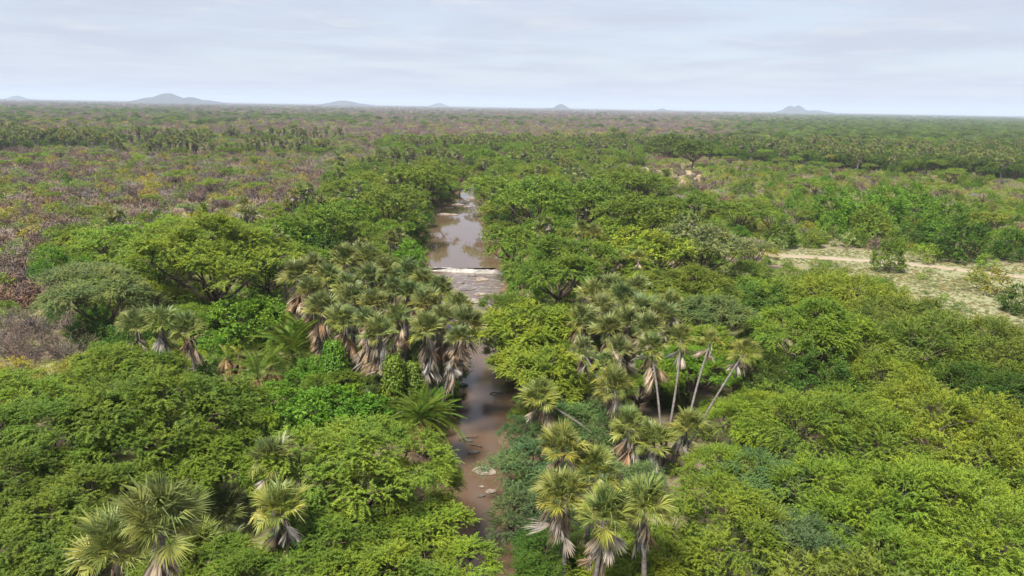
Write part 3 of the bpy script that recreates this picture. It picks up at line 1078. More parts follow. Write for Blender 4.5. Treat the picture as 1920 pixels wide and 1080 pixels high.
CWORD = {'mid': 'mid-green', 'leaf': 'fresh green', 'yg': 'yellow-green', 'olive': 'olive', 'deep': 'deep green', 'bright': 'vivid green', 'sage': 'pale sage', 'blue': 'blue-green',
         'yolive': 'yellowish olive', 'dark': 'dark green', 'gold': 'golden yellow', 'purple': 'purple-grey', 'brown': 'brown', 'grey': 'pale grey', 'pale': 'pale green', 'rust': 'rusty red',
         'palm': 'grey-green', 'palmy': 'yellowish', 'palm_shaded': 'dark', 'date': 'green'}
NOUN = {'acacia_tree': 'acacia tree', 'thorn_bush': 'feathery thorn bush', 'umbrella_acacia': 'flat-topped acacia', 'evergreen_bush': 'dense bush', 'leafy_shrub': 'leafy shrub',
        'leafless_shrub': 'leafless shrub', 'creeper_mound': 'creeper-covered mound', 'doum_palm': 'fan palm', 'date_palm': 'feather palm'}
CAT = {'acacia_tree': 'tree', 'thorn_bush': 'bush', 'umbrella_acacia': 'tree', 'evergreen_bush': 'bush', 'leafy_shrub': 'shrub', 'leafless_shrub': 'shrub', 'creeper_mound': 'creeper',
       'doum_palm': 'palm', 'date_palm': 'palm'}
GROUP = {'acacia_tree': 'acacia trees of the river woodland', 'thorn_bush': 'feathery thorn bushes', 'umbrella_acacia': 'flat-topped acacias', 'evergreen_bush': 'dense evergreen bushes',
         'leafy_shrub': 'leafy savanna shrubs', 'leafless_shrub': 'leafless savanna shrubs', 'creeper_mound': 'creeper mounds', 'doum_palm': 'fan palms', 'date_palm': 'feather palms by the river'}
THINGS = []
OCC = {}
rnd = random.Random(8)


def occupy(x, y, r):
    OCC.setdefault((int(x // 8), int(y // 8)), []).append((x, y, r))


def free(x, y, r, k=0.6):
    g = (int(x // 8), int(y // 8))
    for i in (-1, 0, 1):
        for j in (-1, 0, 1):
            for (a, b, q) in OCC.get((g[0] + i, g[1] + j), ()):
                if (a - x) ** 2 + (b - y) ** 2 < (k * (r + q)) ** 2:
                    return False
    return True


def jitter(c, a=0.12):
    k = 1 + rnd.uniform(-a, a)
    return tuple(max(0.004, v * k * (1 + rnd.uniform(-a, a) * 0.6)) for v in c)


def place(kind, x, y, s, cname, zs=1.0, label=None, short=None, lod=None, var=None):
    z = gz(x, y)
    cz = PROTO[(kind, 1)][0]['cz'] * s
    px, py, k = to_px((x, y, z + cz))
    if lod is None:
        lod = 0 if k < 92 and (kind, 0) in PROTO else 1
    ps = PROTO[(kind, lod)]
    p = ps[rnd.randrange(len(ps)) if var is None else var % len(ps)]
    col = jitter(C[cname])
    rz = rnd.uniform(0, 6.28)
    if len(p['parts']) == 1:
        o = add(kind, p['parts'][0][1], (x, y, z - 0.05), rz, s, None, col)
    else:
        o = bpy.data.objects.new(kind, None)
        o.empty_display_size = 0.3
        COL.objects.link(o)
        o.location = (x, y, z - 0.05)
        o.rotation_euler = (0, 0, rz)
        o.scale = (s, s, s)
        for nm, me in p['parts']:
            add(nm, me, (0, 0, 0), 0, 1, o, col)
    o.scale[2] = s * zs
    THINGS.append(dict(o=o, kind=kind, x=x, y=y, px=float(px), py=float(py), w=2 * p['R'] * s * FPX / float(k), c=cname, label=label, short=short, s=s))
    occupy(x, y, p['R'] * s)
    return o


def by_crown(kind, px, py, w, cname, label=None, short=None, zs=1.0, var=None):
    """stand a plant so that its crown centre lies on the sight line through (px, py) with crown width w"""
    p = PROTO[(kind, 1)][0]
    s = 1.0
    if kind in ('acacia_tree', 'thorn_bush') and py > 430:
        w *= 1.12
    for _ in range(8):
        pt, k = at(px, py, 1.7 + p['cz'] * s * zs)
        s = w / FPX * k / (2 * p['R'])
    d, hw = river_d(pt[0], pt[1])
    if d[0] < hw[0] + 0.8 and kind != 'creeper_mound':      # keep the stem on the bank
        i = np.argmin(((RC - pt[:2]) ** 2).sum(1))
        sgn = 1 if pt[0] > RC[i, 0] else -1
        pt[0] = RC[i, 0] + sgn * (hw[0] + 0.9)
    return place(kind, float(pt[0]), float(pt[1]), s, cname, zs, label, short, var=var)


A, T_, U, E_, S_, B_, K = 'acacia_tree', 'thorn_bush', 'umbrella_acacia', 'evergreen_bush', 'leafy_shrub', 'leafless_shrub', 'creeper_mound'
HERO = [
    # kind, px, py, width px, colour, label, landmark phrase
    (A, 305, 775, 300, 'mid', 'large spreading mid-green acacia behind the big fan palms', 'the large spreading acacia'),
    (A, 110, 820, 270, 'mid', None, None), (A, 40, 930, 250, 'mid', None, None), (A, 175, 960, 250, 'mid', None, None), (A, 390, 880, 210, 'leaf', None, None),
    (A, 20, 1060, 240, 'mid', None, None), (A, 215, 700, 200, 'leaf', None, None),
    (A, 670, 880, 300, 'leaf', 'broad fresh green acacia overhanging the near bend of the river', 'the broad acacia at the near river bend'),
    (A, 800, 985, 230, 'leaf', 'acacia leaning over the water closest to the camera', None), (A, 620, 1040, 230, 'mid', None, None), (A, 730, 1085, 240, 'leaf', None, None),
    (A, 470, 1090, 200, 'mid', None, None), (A, 755, 905, 190, 'leaf', None, None), (A, 815, 1060, 130, 'leaf', None, None), (A, 560, 900, 170, 'mid', None, None),
    (A, 640, 725, 120, 'mid', None, None), (A, 705, 735, 110, 'dark', None, None), (E_, 590, 715, 110, 'bright', None, None), (E_, 850, 712, 70, 'deep', None, None), (E_, 770, 735, 90, 'deep', None, None), (E_, 670, 760, 90, 'mid', None, None), (E_, 700, 690, 110, 'deep', None, None), (E_, 745, 735, 100, 'dark', None, None), (E_, 620, 725, 100, 'deep', None, None), (E_, 850, 655, 90, 'deep', None, None), (E_, 790, 655, 100, 'dark', None, None), (E_, 870, 670, 60, 'mid', None, None),
    (E_, 372, 735, 130, 'deep', None, None), (E_, 395, 660, 80, 'bright', None, None), (E_, 240, 650, 110, 'deep', None, None), (E_, 170, 620, 90, 'deep', None, None),
    (K, 512, 752, 120, 'bright', 'tall vivid green creeper mound with a ragged top below the feather palms', 'the tall creeper mound'),
    (K, 630, 775, 175, 'bright', 'wide vivid green creeper blanket between palm trunks and near acacia', 'the wide creeper blanket'),
    (K, 470, 790, 100, 'leaf', None, None), (K, 450, 605, 170, 'bright', 'bright green creeper thicket under the big left-bank acacia', 'the bright creeper thicket'),
    (A, 400, 485, 250, 'yg', 'biggest yellow-green acacia of the bank opposite the clearing, dark gap in its crown', 'the biggest yellow-green acacia'),
    (A, 290, 500, 160, 'mid', None, None), (U, 215, 448, 150, 'leaf', 'flat-topped acacia standing out of the purple thicket above the river woodland', 'the flat-topped acacia in the thicket'),
    (U, 155, 512, 160, 'sage', 'pale layered flat-topped acacia beside the leafless thicket', 'the pale layered acacia'), (A, 195, 560, 170, 'sage', None, None), (E_, 130, 580, 80, 'deep', None, None),
    (A, 590, 428, 165, 'mid', None, None), (A, 650, 405, 120, 'mid', None, None), (E_, 600, 468, 120, 'deep', None, None), (A, 530, 450, 120, 'leaf', None, None),
    (A, 735, 385, 145, 'olive', 'rounded olive acacia on the pool bank opposite the far rock bar', 'the rounded olive acacia by the pool'), (A, 800, 330, 120, 'mid', None, None), (A, 840, 345, 60, 'leaf', None, None),
    (E_, 778, 430, 60, 'deep', None, None), (E_, 795, 395, 50, 'deep', None, None),
    (U, 733, 446, 64, 'pale', 'small pale acacia with a bare grey trunk above the palm grove', 'the small pale acacia'), (E_, 765, 488, 85, 'bright', None, None), (E_, 700, 455, 70, 'mid', None, None),
    (E_, 680, 720, 90, 'dark', None, None), (E_, 830, 690, 70, 'dark', None, None), (E_, 650, 690, 80, 'dark', None, None), (E_, 560, 700, 80, 'dark', None, None), (E_, 780, 700, 80, 'dark', None, None),
    (B_, 22, 610, 110, 'purple', 'big purple-grey leafless shrub beyond the golden-olive shrubs', 'the big purple leafless shrub'), (B_, 80, 600, 110, 'purple', None, None), (B_, 110, 640, 90, 'purple', None, None), (B_, 50, 655, 100, 'purple', None, None),
    (B_, 30, 545, 110, 'brown', None, None), (B_, 80, 540, 90, 'purple', None, None), (B_, 30, 490, 100, 'purple', None, None),
    (S_, 100, 715, 110, 'yolive', None, None), (S_, 150, 690, 90, 'yolive', None, None), (S_, 45, 750, 110, 'yolive', None, None), (S_, 20, 700, 100, 'gold', None, None), (S_, 170, 730, 80, 'olive', None, None),
    (B_, 20, 775, 90, 'grey', None, None),
    # other bank
    (A, 995, 605, 215, 'yg', 'yellow-green rounded acacia hiding the river bend beside the palm grove', 'the yellow-green acacia at the river bend'),
    (A, 1015, 690, 185, 'yg', None, None), (A, 940, 625, 110, 'mid', None, None), (A, 965, 660, 100, 'leaf', None, None), (A, 1080, 650, 150, 'mid', None, None), (A, 1060, 720, 130, 'mid', None, None), (E_, 920, 610, 60, 'deep', None, None),
    (A, 1250, 655, 130, 'leaf', None, None), (A, 1330, 650, 150, 'leaf', None, None), (A, 1180, 600, 150, 'mid', None, None), (A, 1120, 610, 130, 'mid', None, None), (T_, 985, 895, 90, 'blue', None, None), (T_, 1015, 985, 110, 'deep', None, None), (T_, 985, 782, 84, 'blue', None, None), (E_, 968, 745, 50, 'mid', None, None), (A, 1052, 500, 190, 'leaf', 'broad fresh green acacia at the end of the weir', 'the broad acacia at the weir'), (A, 958, 560, 105, 'mid', None, None),
    (A, 965, 445, 110, 'mid', None, None), (E_, 918, 462, 44, 'bright', None, None), (A, 1010, 375, 160, 'mid', None, None), (A, 925, 350, 100, 'leaf', None, None), (A, 1110, 375, 150, 'mid', None, None),
    (E_, 1045, 425, 85, 'bright', 'glossy vivid green dense tree among duller acacias above the weir', 'the glossy vivid green tree'), (A, 1200, 400, 160, 'mid', None, None), (A, 1305, 390, 115, 'mid', None, None), (A, 1140, 430, 110, 'leaf', None, None),
    (U, 1395, 390, 112, 'mid', 'dark-stemmed flat-topped acacia standing in the open bushland', 'the dark-stemmed flat-topped acacia'), (A, 1320, 460, 150, 'sage', None, None),
    (U, 1410, 458, 88, 'sage', 'pale flat-topped acacia at the start of the dirt track', 'the pale acacia at the track'), (A, 1225, 470, 150, 'yg', None, None), (A, 1295, 545, 150, 'olive', None, None),
    (A, 1350, 590, 130, 'sage', None, None), (A, 1220, 540, 120, 'yg', None, None), (A, 1165, 500, 120, 'leaf', None, None), (T_, 1425, 560, 120, 'deep', None, None),
    (A, 1525, 620, 195, 'leaf', 'tall fresh green acacia with ragged crown near the clearing edge', 'the tall ragged acacia'), (E_, 1540, 720, 150, 'deep', None, None),
    (T_, 1500, 550, 130, 'leaf', None, None), (T_, 1600, 560, 170, 'yg', None, None), (T_, 1700, 598, 165, 'olive', None, None), (T_, 1590, 580, 110, 'sage', None, None), (T_, 1695, 650, 220, 'olive', None, None),
    (T_, 1840, 655, 220, 'olive', None, None), (T_, 1655, 715, 175, 'yg', 'rounded yellow-green feathery bush below the tall ragged acacia', 'the rounded yellow-green thorn bush'), (T_, 1830, 725, 180, 'deep', None, None), (T_, 1920, 720, 170, 'mid', None, None), (T_, 1760, 690, 130, 'yg', None, None),
    (T_, 1780, 800, 260, 'yg', 'broad yellow-green feathery bush above the olive foreground bush', 'the broad yellow-green thorn bush'), (T_, 1910, 810, 190, 'yg', None, None), (T_, 1560, 810, 250, 'leaf', 'wide arching feathery bush beside the leaning palm stems', 'the wide arching thorn bush'), (T_, 1400, 800, 150, 'yg', None, None),
    (T_, 1450, 835, 120, 'blue', None, None), (T_, 1370, 890, 150, 'leaf', None, None), (T_, 1420, 905, 180, 'blue', None, None), (T_, 1570, 935, 230, 'leaf', None, None), (T_, 1780, 955, 290, 'yg', 'large olive-yellow feathery bush filling the corner beside the camera', 'the large corner thorn bush'),
    (T_, 1340, 985, 250, 'leaf', None, None), (T_, 1490, 1020, 200, 'blue', None, None), (T_, 1680, 1055, 240, 'leaf', None, None), (T_, 1890, 1050, 220, 'leaf', None, None), (T_, 1205, 1075, 190, 'yg', None, None),
    (T_, 985, 835, 180, 'blue', 'blue-green feathery bush hanging over the flat river rock', 'the blue-green thorn bush'), (T_, 1085, 800, 140, 'blue', None, None), (T_, 1010, 930, 140, 'blue', None, None), (T_, 1160, 905, 130, 'blue', None, None), (T_, 1060, 1040, 180, 'deep', None, None), (T_, 1140, 1060, 150, 'mid', None, None), (T_, 1215, 1030, 140, 'leaf', None, None), (A, 330, 1090, 200, 'mid', None, None), (E_, 1000, 1000, 100, 'deep', None, None),
    (A, 1290, 695, 150, 'bright', 'vivid green acacia behind the slender leaning palms', 'the vivid acacia behind the slender palms'), (B_, 948, 768, 48, 'brown', 'bare brown shrub dipping into the river beside the palm bending outward', None), (B_, 1392, 715, 56, 'rust', 'rusty red leafless shrub behind the slender leaning palms', None),
    (E_, 1440, 720, 90, 'dark', None, None), (E_, 1250, 730, 90, 'dark', None, None), (T_, 1430, 690, 110, 'mid', None, None), (T_, 1420, 770, 110, 'yg', None, None),
    (E_, 1670, 472, 62, 'mid', 'tall conical dark bush standing alone beside the dirt track', 'the conical bush by the track'), (S_, 1852, 528, 85, 'yolive', 'golden-olive round shrub on the clearing below the dirt track', 'the golden-olive shrub on the clearing'),
    (E_, 1908, 562, 64, 'deep', 'dark rounded bush on the clearing at the picture edge', 'the dark bush at the clearing edge'), (S_, 1835, 516, 40, 'leaf', None, None), (S_, 1875, 560, 24, 'deep', None, None),
    (S_, 1730, 518, 22, 'leaf', None, None), (S_, 1768, 558, 26, 'leaf', None, None), (S_, 1735, 550, 14, 'deep', None, None), (S_, 1800, 576, 30, 'mid', None, None), (S_, 1880, 600, 30, 'mid', None, None), (S_, 1860, 598, 20, 'leaf', None, None),
    (S_, 1612, 518, 12, 'brown', None, None), (S_, 1640, 518, 20, 'sage', None, None), (S_, 1745, 505, 14, 'leaf', None, None), (S_, 1810, 598, 16, 'leaf', None, None),
    (E_, 1492, 380, 46, 'bright', None, None), (E_, 1560, 392, 90, 'bright', None, None), (E_, 1610, 400, 90, 'bright', None, None), (E_, 1660, 392, 90, 'bright', None, None), (E_, 1715, 382, 90, 'bright', None, None),
    (E_, 1770, 402, 80, 'bright', None, None), (E_, 1715, 436, 70, 'deep', None, None), (E_, 1800, 448, 100, 'deep', None, None), (E_, 1830, 405, 60, 'mid', None, None), (E_, 1895, 460, 70, 'deep', None, None),
    (E_, 1635, 420, 80, 'mid', None, None), (E_, 1560, 425, 60, 'bright', None, None), (E_, 1465, 438, 66, 'mid', None, None), (E_, 1525, 446, 44, 'leaf', None, None), (E_, 1760, 440, 70, 'bright', None, None), (E_, 1870, 430, 60, 'mid', None, None),
    (U, 1855, 405, 90, 'olive', 'olive flat-topped acacia among the vivid bushes above the dirt track', 'the olive flat-topped acacia'), (S_, 1620, 440, 60, 'leaf', None, None), (S_, 1740, 475, 60, 'yg', None, None), (S_, 1850, 490, 50, 'leaf', None, None),
    (A, 1180, 340, 110, 'mid', None, None), (U, 1205, 335, 80, 'leaf', 'flat-topped acacia with a tall dark bole above the woodland', 'the acacia with the tall bole'), (A, 1255, 268, 70, 'dark', None, None), (A, 1300, 280, 80, 'dark', None, None), (E_, 1155, 262, 44, 'dark', None, None),
    (A, 905, 290, 60, 'mid', None, None), (A, 870, 320, 60, 'leaf', None, None), (E_, 880, 300, 34, 'dark', None, None),
]
for kind, px, py, w, cn, lab, short in HERO:
    by_crown(kind, px, py, w, cn, lab, short, zs=1.5 if (kind == E_ and px == 1670) else 1.0)

# ---- fan palms near the camera: every frond a part
PALM_OBJ = []


def fan_palm(px, py, w, base=None, k=None, live=24, dead=10, cname='palm', label=None, short=None, lean=0.8, r=0.15, zmin=3.2):
    if k is None:
        k = 3.15 / w * FPX
    k = min(k, (CAM_H - zmin) / max(0.02, -ray(px, py)[2]))
    head = EYE + ray(px, py) * k
    s = w * k / FPX / 3.15
    if base is None:
        a = rnd.uniform(0, 6.28)
        bx, by = head[0] + lean * math.cos(a), head[1] + lean * math.sin(a)
    else:
        b = at(base[0], base[1], 1.7)[0]
        bx, by = b[0], b[1]
    d, hw = river_d(bx, by)
    if d[0] < hw[0] + 0.6:
        i = np.argmin(((RC - np.array((bx, by))) ** 2).sum(1))
        bx = RC[i, 0] + (1 if bx > RC[i, 0] else -1) * (hw[0] + 0.8)
    bz = gz(bx, by) - 0.1
    root = bpy.data.objects.new('doum_palm', None)
    root.empty_display_size = 0.3
    COL.objects.link(root)
    root.location = (bx, by, bz)
    hl = np.array((head[0] - bx, head[1] - by, head[2] - bz))
    rg = np.random.default_rng(int(px * 7 + py))
    tb, P = palm_trunk((0, 0, -0.3), hl, r, rg, 0.18 if base else 0.07)
    add('trunk', tb.build('trunk', [M['palm_bark']]), (0, 0, 0), 0, 1, root)
    s *= 1.1
    lv, dd = palm_dirs(rg, int(live * 1.3), int(dead * 1.5))
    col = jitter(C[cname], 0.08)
    for i, (az, el, q) in enumerate(lv):
        f = bpy.data.objects.new('frond', FROND[int(rg.integers(5))])
        COL.objects.link(f)
        f.parent = root
        f.matrix_basis = Matrix.Translation(hl) @ frond_matrix(az, el, rg.normal() * 0.45, q * s)
        age = i / max(1, len(lv) - 1)
        yl = age * rg.uniform(0.2, 1.0)
        f.color = (col[0] * (0.85 + 0.6 * yl), col[1] * (0.92 + 0.3 * yl), col[2] * (1 - 0.2 * yl), 1)
    seg_l = np.linalg.norm(P[-1] - P[0])

    def drop_at(i):
        u_ = max(0.45, 1 - (0.05 + 0.085 * i) / seg_l) * (len(P) - 1)
        return [float(np.interp(u_, np.arange(len(P)), P[:, c])) for c in range(3)]
    for i, (az, el, q) in enumerate(dd):
        f = bpy.data.objects.new('dead_frond', DEAD[i % 3])
        COL.objects.link(f)
        f.parent = root
        f.matrix_basis = Matrix.Translation(drop_at(i)) @ frond_matrix(az, el, rg.normal() * 0.5, q * s * (1.2 if w < 100 else 1.0))
        g = rg.uniform(0.7, 1.2)
        f.color = ((0.30 * g, 0.25 * g, 0.20 * g, 1), (0.36 * g, 0.325 * g, 0.30 * g, 1), (0.22 * g, 0.16 * g, 0.115 * g, 1))[int(rg.integers(3))]
    THINGS.append(dict(o=root, kind='doum_palm', x=bx, y=by, px=px, py=py, w=w, c=cname, label=label, short=short, s=s))
    occupy(bx, by, 1.0)
    PALM_OBJ.append((px, py, w, k))
    if base:
        for u_ in (0.25, 0.5, 0.75):
            PALM_OBJ.append((px + (base[0] - px) * u_, py + (base[1] - py) * u_, 10, k))


GB = (1262, 888)     # where the leaning stems meet the ground
for a in [
    (302, 985, 190, None, None, 26, 6, 'palm', 'biggest fan palm crown with stiff grey-green fans in front of the acacia', 'the biggest fan palm'),
    (215, 1035, 180, None, None, 24, 4, 'palm', 'grey-green fan palm overlapping the biggest one on its outer side', None),
    (375, 1030, 120, None, None, 22, 8, 'palmy', 'yellowish fan palm with brown skirt overlapped by the biggest one', None),
    (512, 862, 112, None, None, 20, 7, 'palm', 'upper of two fan palms beside the broad near acacia, twisted grey stalks', 'the upper twin fan palm'),
    (527, 960, 125, None, None, 24, 9, 'palmy', 'lower of two fan palms beside the broad near acacia, pale hanging dead fronds', 'the lower twin fan palm'),
    (415, 965, 110, None, 47, 16, 3, 'palm_shaded', 'shaded dark fan palm under the foreground acacia', None),
    (432, 1035, 110, None, 43, 16, 3, 'palm_shaded', 'shaded fan palm sapling behind the biggest fan palm', None),
    # right-hand clump close by
    (1055, 842, 112, None, None, 22, 5, 'palmy', 'topmost fan palm of the close five-headed clump on the water side', None),
    (1112, 888, 112, None, None, 22, 7, 'palmy', 'second fan palm of the close five-headed clump, behind its middle', None),
    (1052, 930, 122, None, None, 24, 14, 'palmy', 'fan palm with shaggy skirt on the water side of the five-headed clump', 'the shaggy palm of the five-headed clump'),
    (1134, 968, 130, None, None, 26, 14, 'palmy', 'lowest fan palm of the close five-headed clump, bright yellow-green fans', 'the lowest palm of the five-headed clump'),
    (1205, 950, 128, None, None, 24, 10, 'palmy', 'fan palm on the landward side of the close five-headed clump', None),
    # slender stems
    (1395, 662, 66, GB, 56, 14, 6, 'palmy', 'outermost slender fan palm on a long leaning grey stem', 'the outermost slender palm'),
    (1332, 642, 56, (1275, 885), 57, 12, 5, 'palmy', 'slender fan palm with a thin crown next to the outermost leaning one', None),
    (1277, 636, 66, (1238, 880), 57, 14, 6, 'palmy', 'slender fan palm with a straight pale stem above the vivid acacia', None),
    (1220, 655, 72, (1240, 885), 56, 16, 12, 'palmy', 'tall slender fan palm with white dead skirt and gently curved stem', 'the white-skirted slender palm'),
    (1133, 682, 60, (1170, 870), 57, 14, 6, 'palmy', 'small-headed fan palm between the grove and the curving stems', None),
    (1092, 658, 64, (1185, 860), 58, 14, 5, 'palm', 'fan palm leaning toward the water beneath the upper grove', None),
    (1008, 748, 88, (1165, 872), 55, 18, 7, 'palmy', 'fan palm on a long curved stem bending out toward the river', 'the palm bending toward the river'),
    (1152, 728, 92, (1150, 868), 55, 20, 8, 'palmy', 'full-headed fan palm on a bowed grey stem in the middle of the clump', None),
    (1162, 658, 66, None, 60, 16, 8, 'palm', 'fan palm just under the upper grove behind the bowed stems', None),
    (1180, 800, 84, (1200, 900), 54, 20, 12, 'palmy', 'low fan palm with brown skirt between the bowed stems', None),
    (1225, 832, 100, (1232, 905), 53, 22, 9, 'palmy', 'low bright fan palm at the foot of the leaning stems', 'the low palm at the stems foot'),
    (1290, 802, 84, (1255, 895), 54, 18, 9, 'palmy', 'fan palm with a cream bundle of dead fronds beside the leaning stems', None),
    # three heads on the thicket side
    (252, 612, 74, None, None, 18, 8, 'palm', 'first of three fan palms in line beside the leafless thicket', None),
    (303, 606, 78, None, None, 20, 8, 'palm', 'middle of three fan palms in line beside the leafless thicket', 'the three fan palms in line'),
    (350, 618, 78, None, None, 20, 9, 'palm', 'last of three fan palms in line, next to the dark feather palms', None),
    (668, 738, 70, None, 62, 12, 2, 'palm_shaded', 'young shaded fan palm at the foot of the palm grove', None),
    (700, 745, 50, None, 60, 10, 1, 'palm_shaded', 'smallest young fan palm at the foot of the palm grove', None),
]:
    fan_palm(a[0], a[1], a[2], a[3], a[4], a[5], a[6], a[7], a[8], a[9], r=0.085 if (a[3] is not None and a[1] < 770) else 0.13)

GROVE = [(558, 520, 78, 22), (588, 508, 66, 5), (612, 528, 72, 7), (644, 492, 70, 7), (690, 492, 72, 3), (694, 530, 76, 6), (765, 518, 76, 6), (738, 552, 70, 8), (826, 552, 74, 6), (602, 585, 80, 16),
         (657, 568, 74, 5), (642, 608, 80, 18), (768, 556, 66, 6), (797, 574, 76, 5), (712, 630, 82, 18), (746, 606, 76, 14), (800, 622, 84, 22), (832, 606, 74, 12), (876, 612, 80, 24), (862, 580, 66, 6),
         (650, 545, 66, 4), (722, 512, 66, 4), (795, 535, 66, 5), (700, 575, 72, 8), (580, 550, 66, 10), (690, 610, 70, 20), (860, 640, 60, 14)]
WH = ['outermost', 'topmost inland', 'inland', 'high', 'topmost', 'central upper', 'water-side upper', 'central', 'water-side high', 'shaggy inland', 'inner', 'grey-skirted inland', 'small central', 'water-side',
      'front', 'front central', 'front water-side', 'water-side middle', 'last water-side', 'outer water-side', 'hidden inner', 'rear', 'rear water-side', 'middle', 'hidden inland', 'deep shaded', 'lowest water-side']
for (px, py, w, dn), wh in zip(GROVE, WH):
    fan_palm(px, py - 4, w * 0.95, None, 60 + (640 - py) * 0.12, 24, dn + 6, 'palm', '%s fan palm of the big grove below the weir' % wh, {0: 'the outermost grove palm', 14: 'the front grove palm', 18: 'the last water-side grove palm', 4: 'the topmost grove palm'}.get(WH.index(wh)), r=0.125)
GROVE2 = [(1092, 608, 80, 16), (1128, 588, 80, 6), (1165, 572, 82, 5), (1205, 590, 80, 6), (1243, 600, 76, 6), (1175, 612, 80, 10), (1140, 625, 74, 8), (1215, 622, 74, 8), (1110, 560, 72, 5), (1150, 548, 70, 4),
          (1192, 548, 66, 4), (1255, 575, 62, 4)]
WH2 = ['water-side', 'upper water-side', 'upper middle', 'upper inland', 'inland', 'central', 'lower water-side', 'lower inland', 'top water-side', 'topmost', 'top inland', 'last inland']
for (px, py, w, dn), wh in zip(GROVE2, WH2):
    fan_palm(px, py - 4, w * 0.97, None, 63 + (640 - py) * 0.12, 24, dn + 5, 'palm', '%s fan palm of the grove above the slender stems' % wh, {5: 'the second palm grove', 10: 'the top of the second palm grove'}.get(WH2.index(wh)), r=0.125)
for px, py, w, dn, lab in [(1112, 440, 56, 14, 'vivid fan palm with brown skirt below the glossy vivid green tree'), (1090, 432, 50, 8, 'fan palm half hidden beside the glossy vivid green tree'),
                           (1125, 488, 46, 9, 'first of three small fan palms in a row above the second grove'), (1157, 486, 50, 11, 'middle of three small fan palms in a row above the second grove'),
                           (1196, 483, 44, 8, 'last of three small fan palms in a row above the second grove')]:
    fan_palm(px, py, w * 0.8, None, 112 if py < 460 else 98, 18, dn, 'palmy', lab, None, r=0.14)


# ---- feather palms
def date_palm(px, py, w, n=34, dead=8, cname='date', label=None, short=None, z=2.6, stems=3):
    pt, k = at(px, py, 1.7 + z)
    s = w / FPX * k / 4.2
    d, hw = river_d(pt[0], pt[1])
    if d[0] < hw[0] + 0.5:
        i = np.argmin(((RC - pt[:2]) ** 2).sum(1))
        pt[0] = RC[i, 0] + (1 if pt[0] > RC[i, 0] else -1) * (hw[0] + 0.6)
    rg = np.random.default_rng(int(px + py))
    root = bpy.data.objects.new('date_palm', None)
    COL.objects.link(root)
    root.location = (pt[0], pt[1], gz(pt[0], pt[1]) - 0.1)
    col = C[cname]
    for q in range(stems):
        a = 6.28 * q / stems + rg.uniform(0, 1)
        hd = np.array((math.cos(a) * 0.7 * s, math.sin(a) * 0.7 * s, z * rg.uniform(0.75, 1.1)))
        tb, P = palm_trunk((hd[0] * 0.3, hd[1] * 0.3, -0.3), hd, 0.13, rg, 0.1, 7)
        add('trunk', tb.build('trunk', [M['bark']]), (0, 0, 0), 0, 1, root)
        for i in range(n // stems * 2):
            f = (i + 0.5) / (n // stems * 2)
            o = add('frond', FEATHER[i % 3], (0, 0, 0), 0, 1, root)
            o.matrix_basis = Matrix.Translation(hd) @ frond_matrix(i * 2.4 + rg.normal() * 0.2, R(88 - 92 * f ** 1.3) + rg.normal() * 0.1, rg.normal() * 0.3, s * rg.uniform(0.75, 1.1))
            o.color = (*jitter(col, 0.2), 1)
        for i in range(dead):
            o = add('dead_frond', FEATHER_DEAD[0], (0, 0, 0), 0, 1, root)
            o.matrix_basis = Matrix.Translation(hd - np.array((0, 0, 0.2))) @ frond_matrix(i * 2.4 + rg.normal() * 0.4, -R(rg.uniform(30, 70)), rg.normal() * 0.5, s * rg.uniform(0.8, 1.1))
            g = rg.uniform(0.7, 1.3)
            o.color = (0.27 * g, 0.19 * g, 0.115 * g, 1)
    THINGS.append(dict(o=root, kind='date_palm', x=pt[0], y=pt[1], px=px, py=py, w=w, c=cname, label=label, short=short, s=s))
    occupy(pt[0], pt[1], 2.0 * s)
    PALM_OBJ.append((px, py, w, k))


date_palm(798, 755, 112, 72, 12, 'date', 'clumped feather palm arching over the brown water below the grove', 'the feather palm over the water', 3.2)
date_palm(562, 648, 150, 54, 6, 'date', 'dark feather palm behind the creeper mounds beside the palm grove', 'the dark feather palm', 2.8)
date_palm(490, 690, 110, 16, 16, 'date', 'half dead brown feather palm above the tall creeper mound', 'the half dead feather palm', 2.6)
date_palm(435, 668, 80, 6, 16, 'olive', 'collapsed brown feather palm of dry fronds beside the three fan palms in line', None, 1.8)
date_palm(930, 1015, 90, 14, 9, 'date', 'shaded feather palm at the water edge under the five-headed clump', None, 2.0)


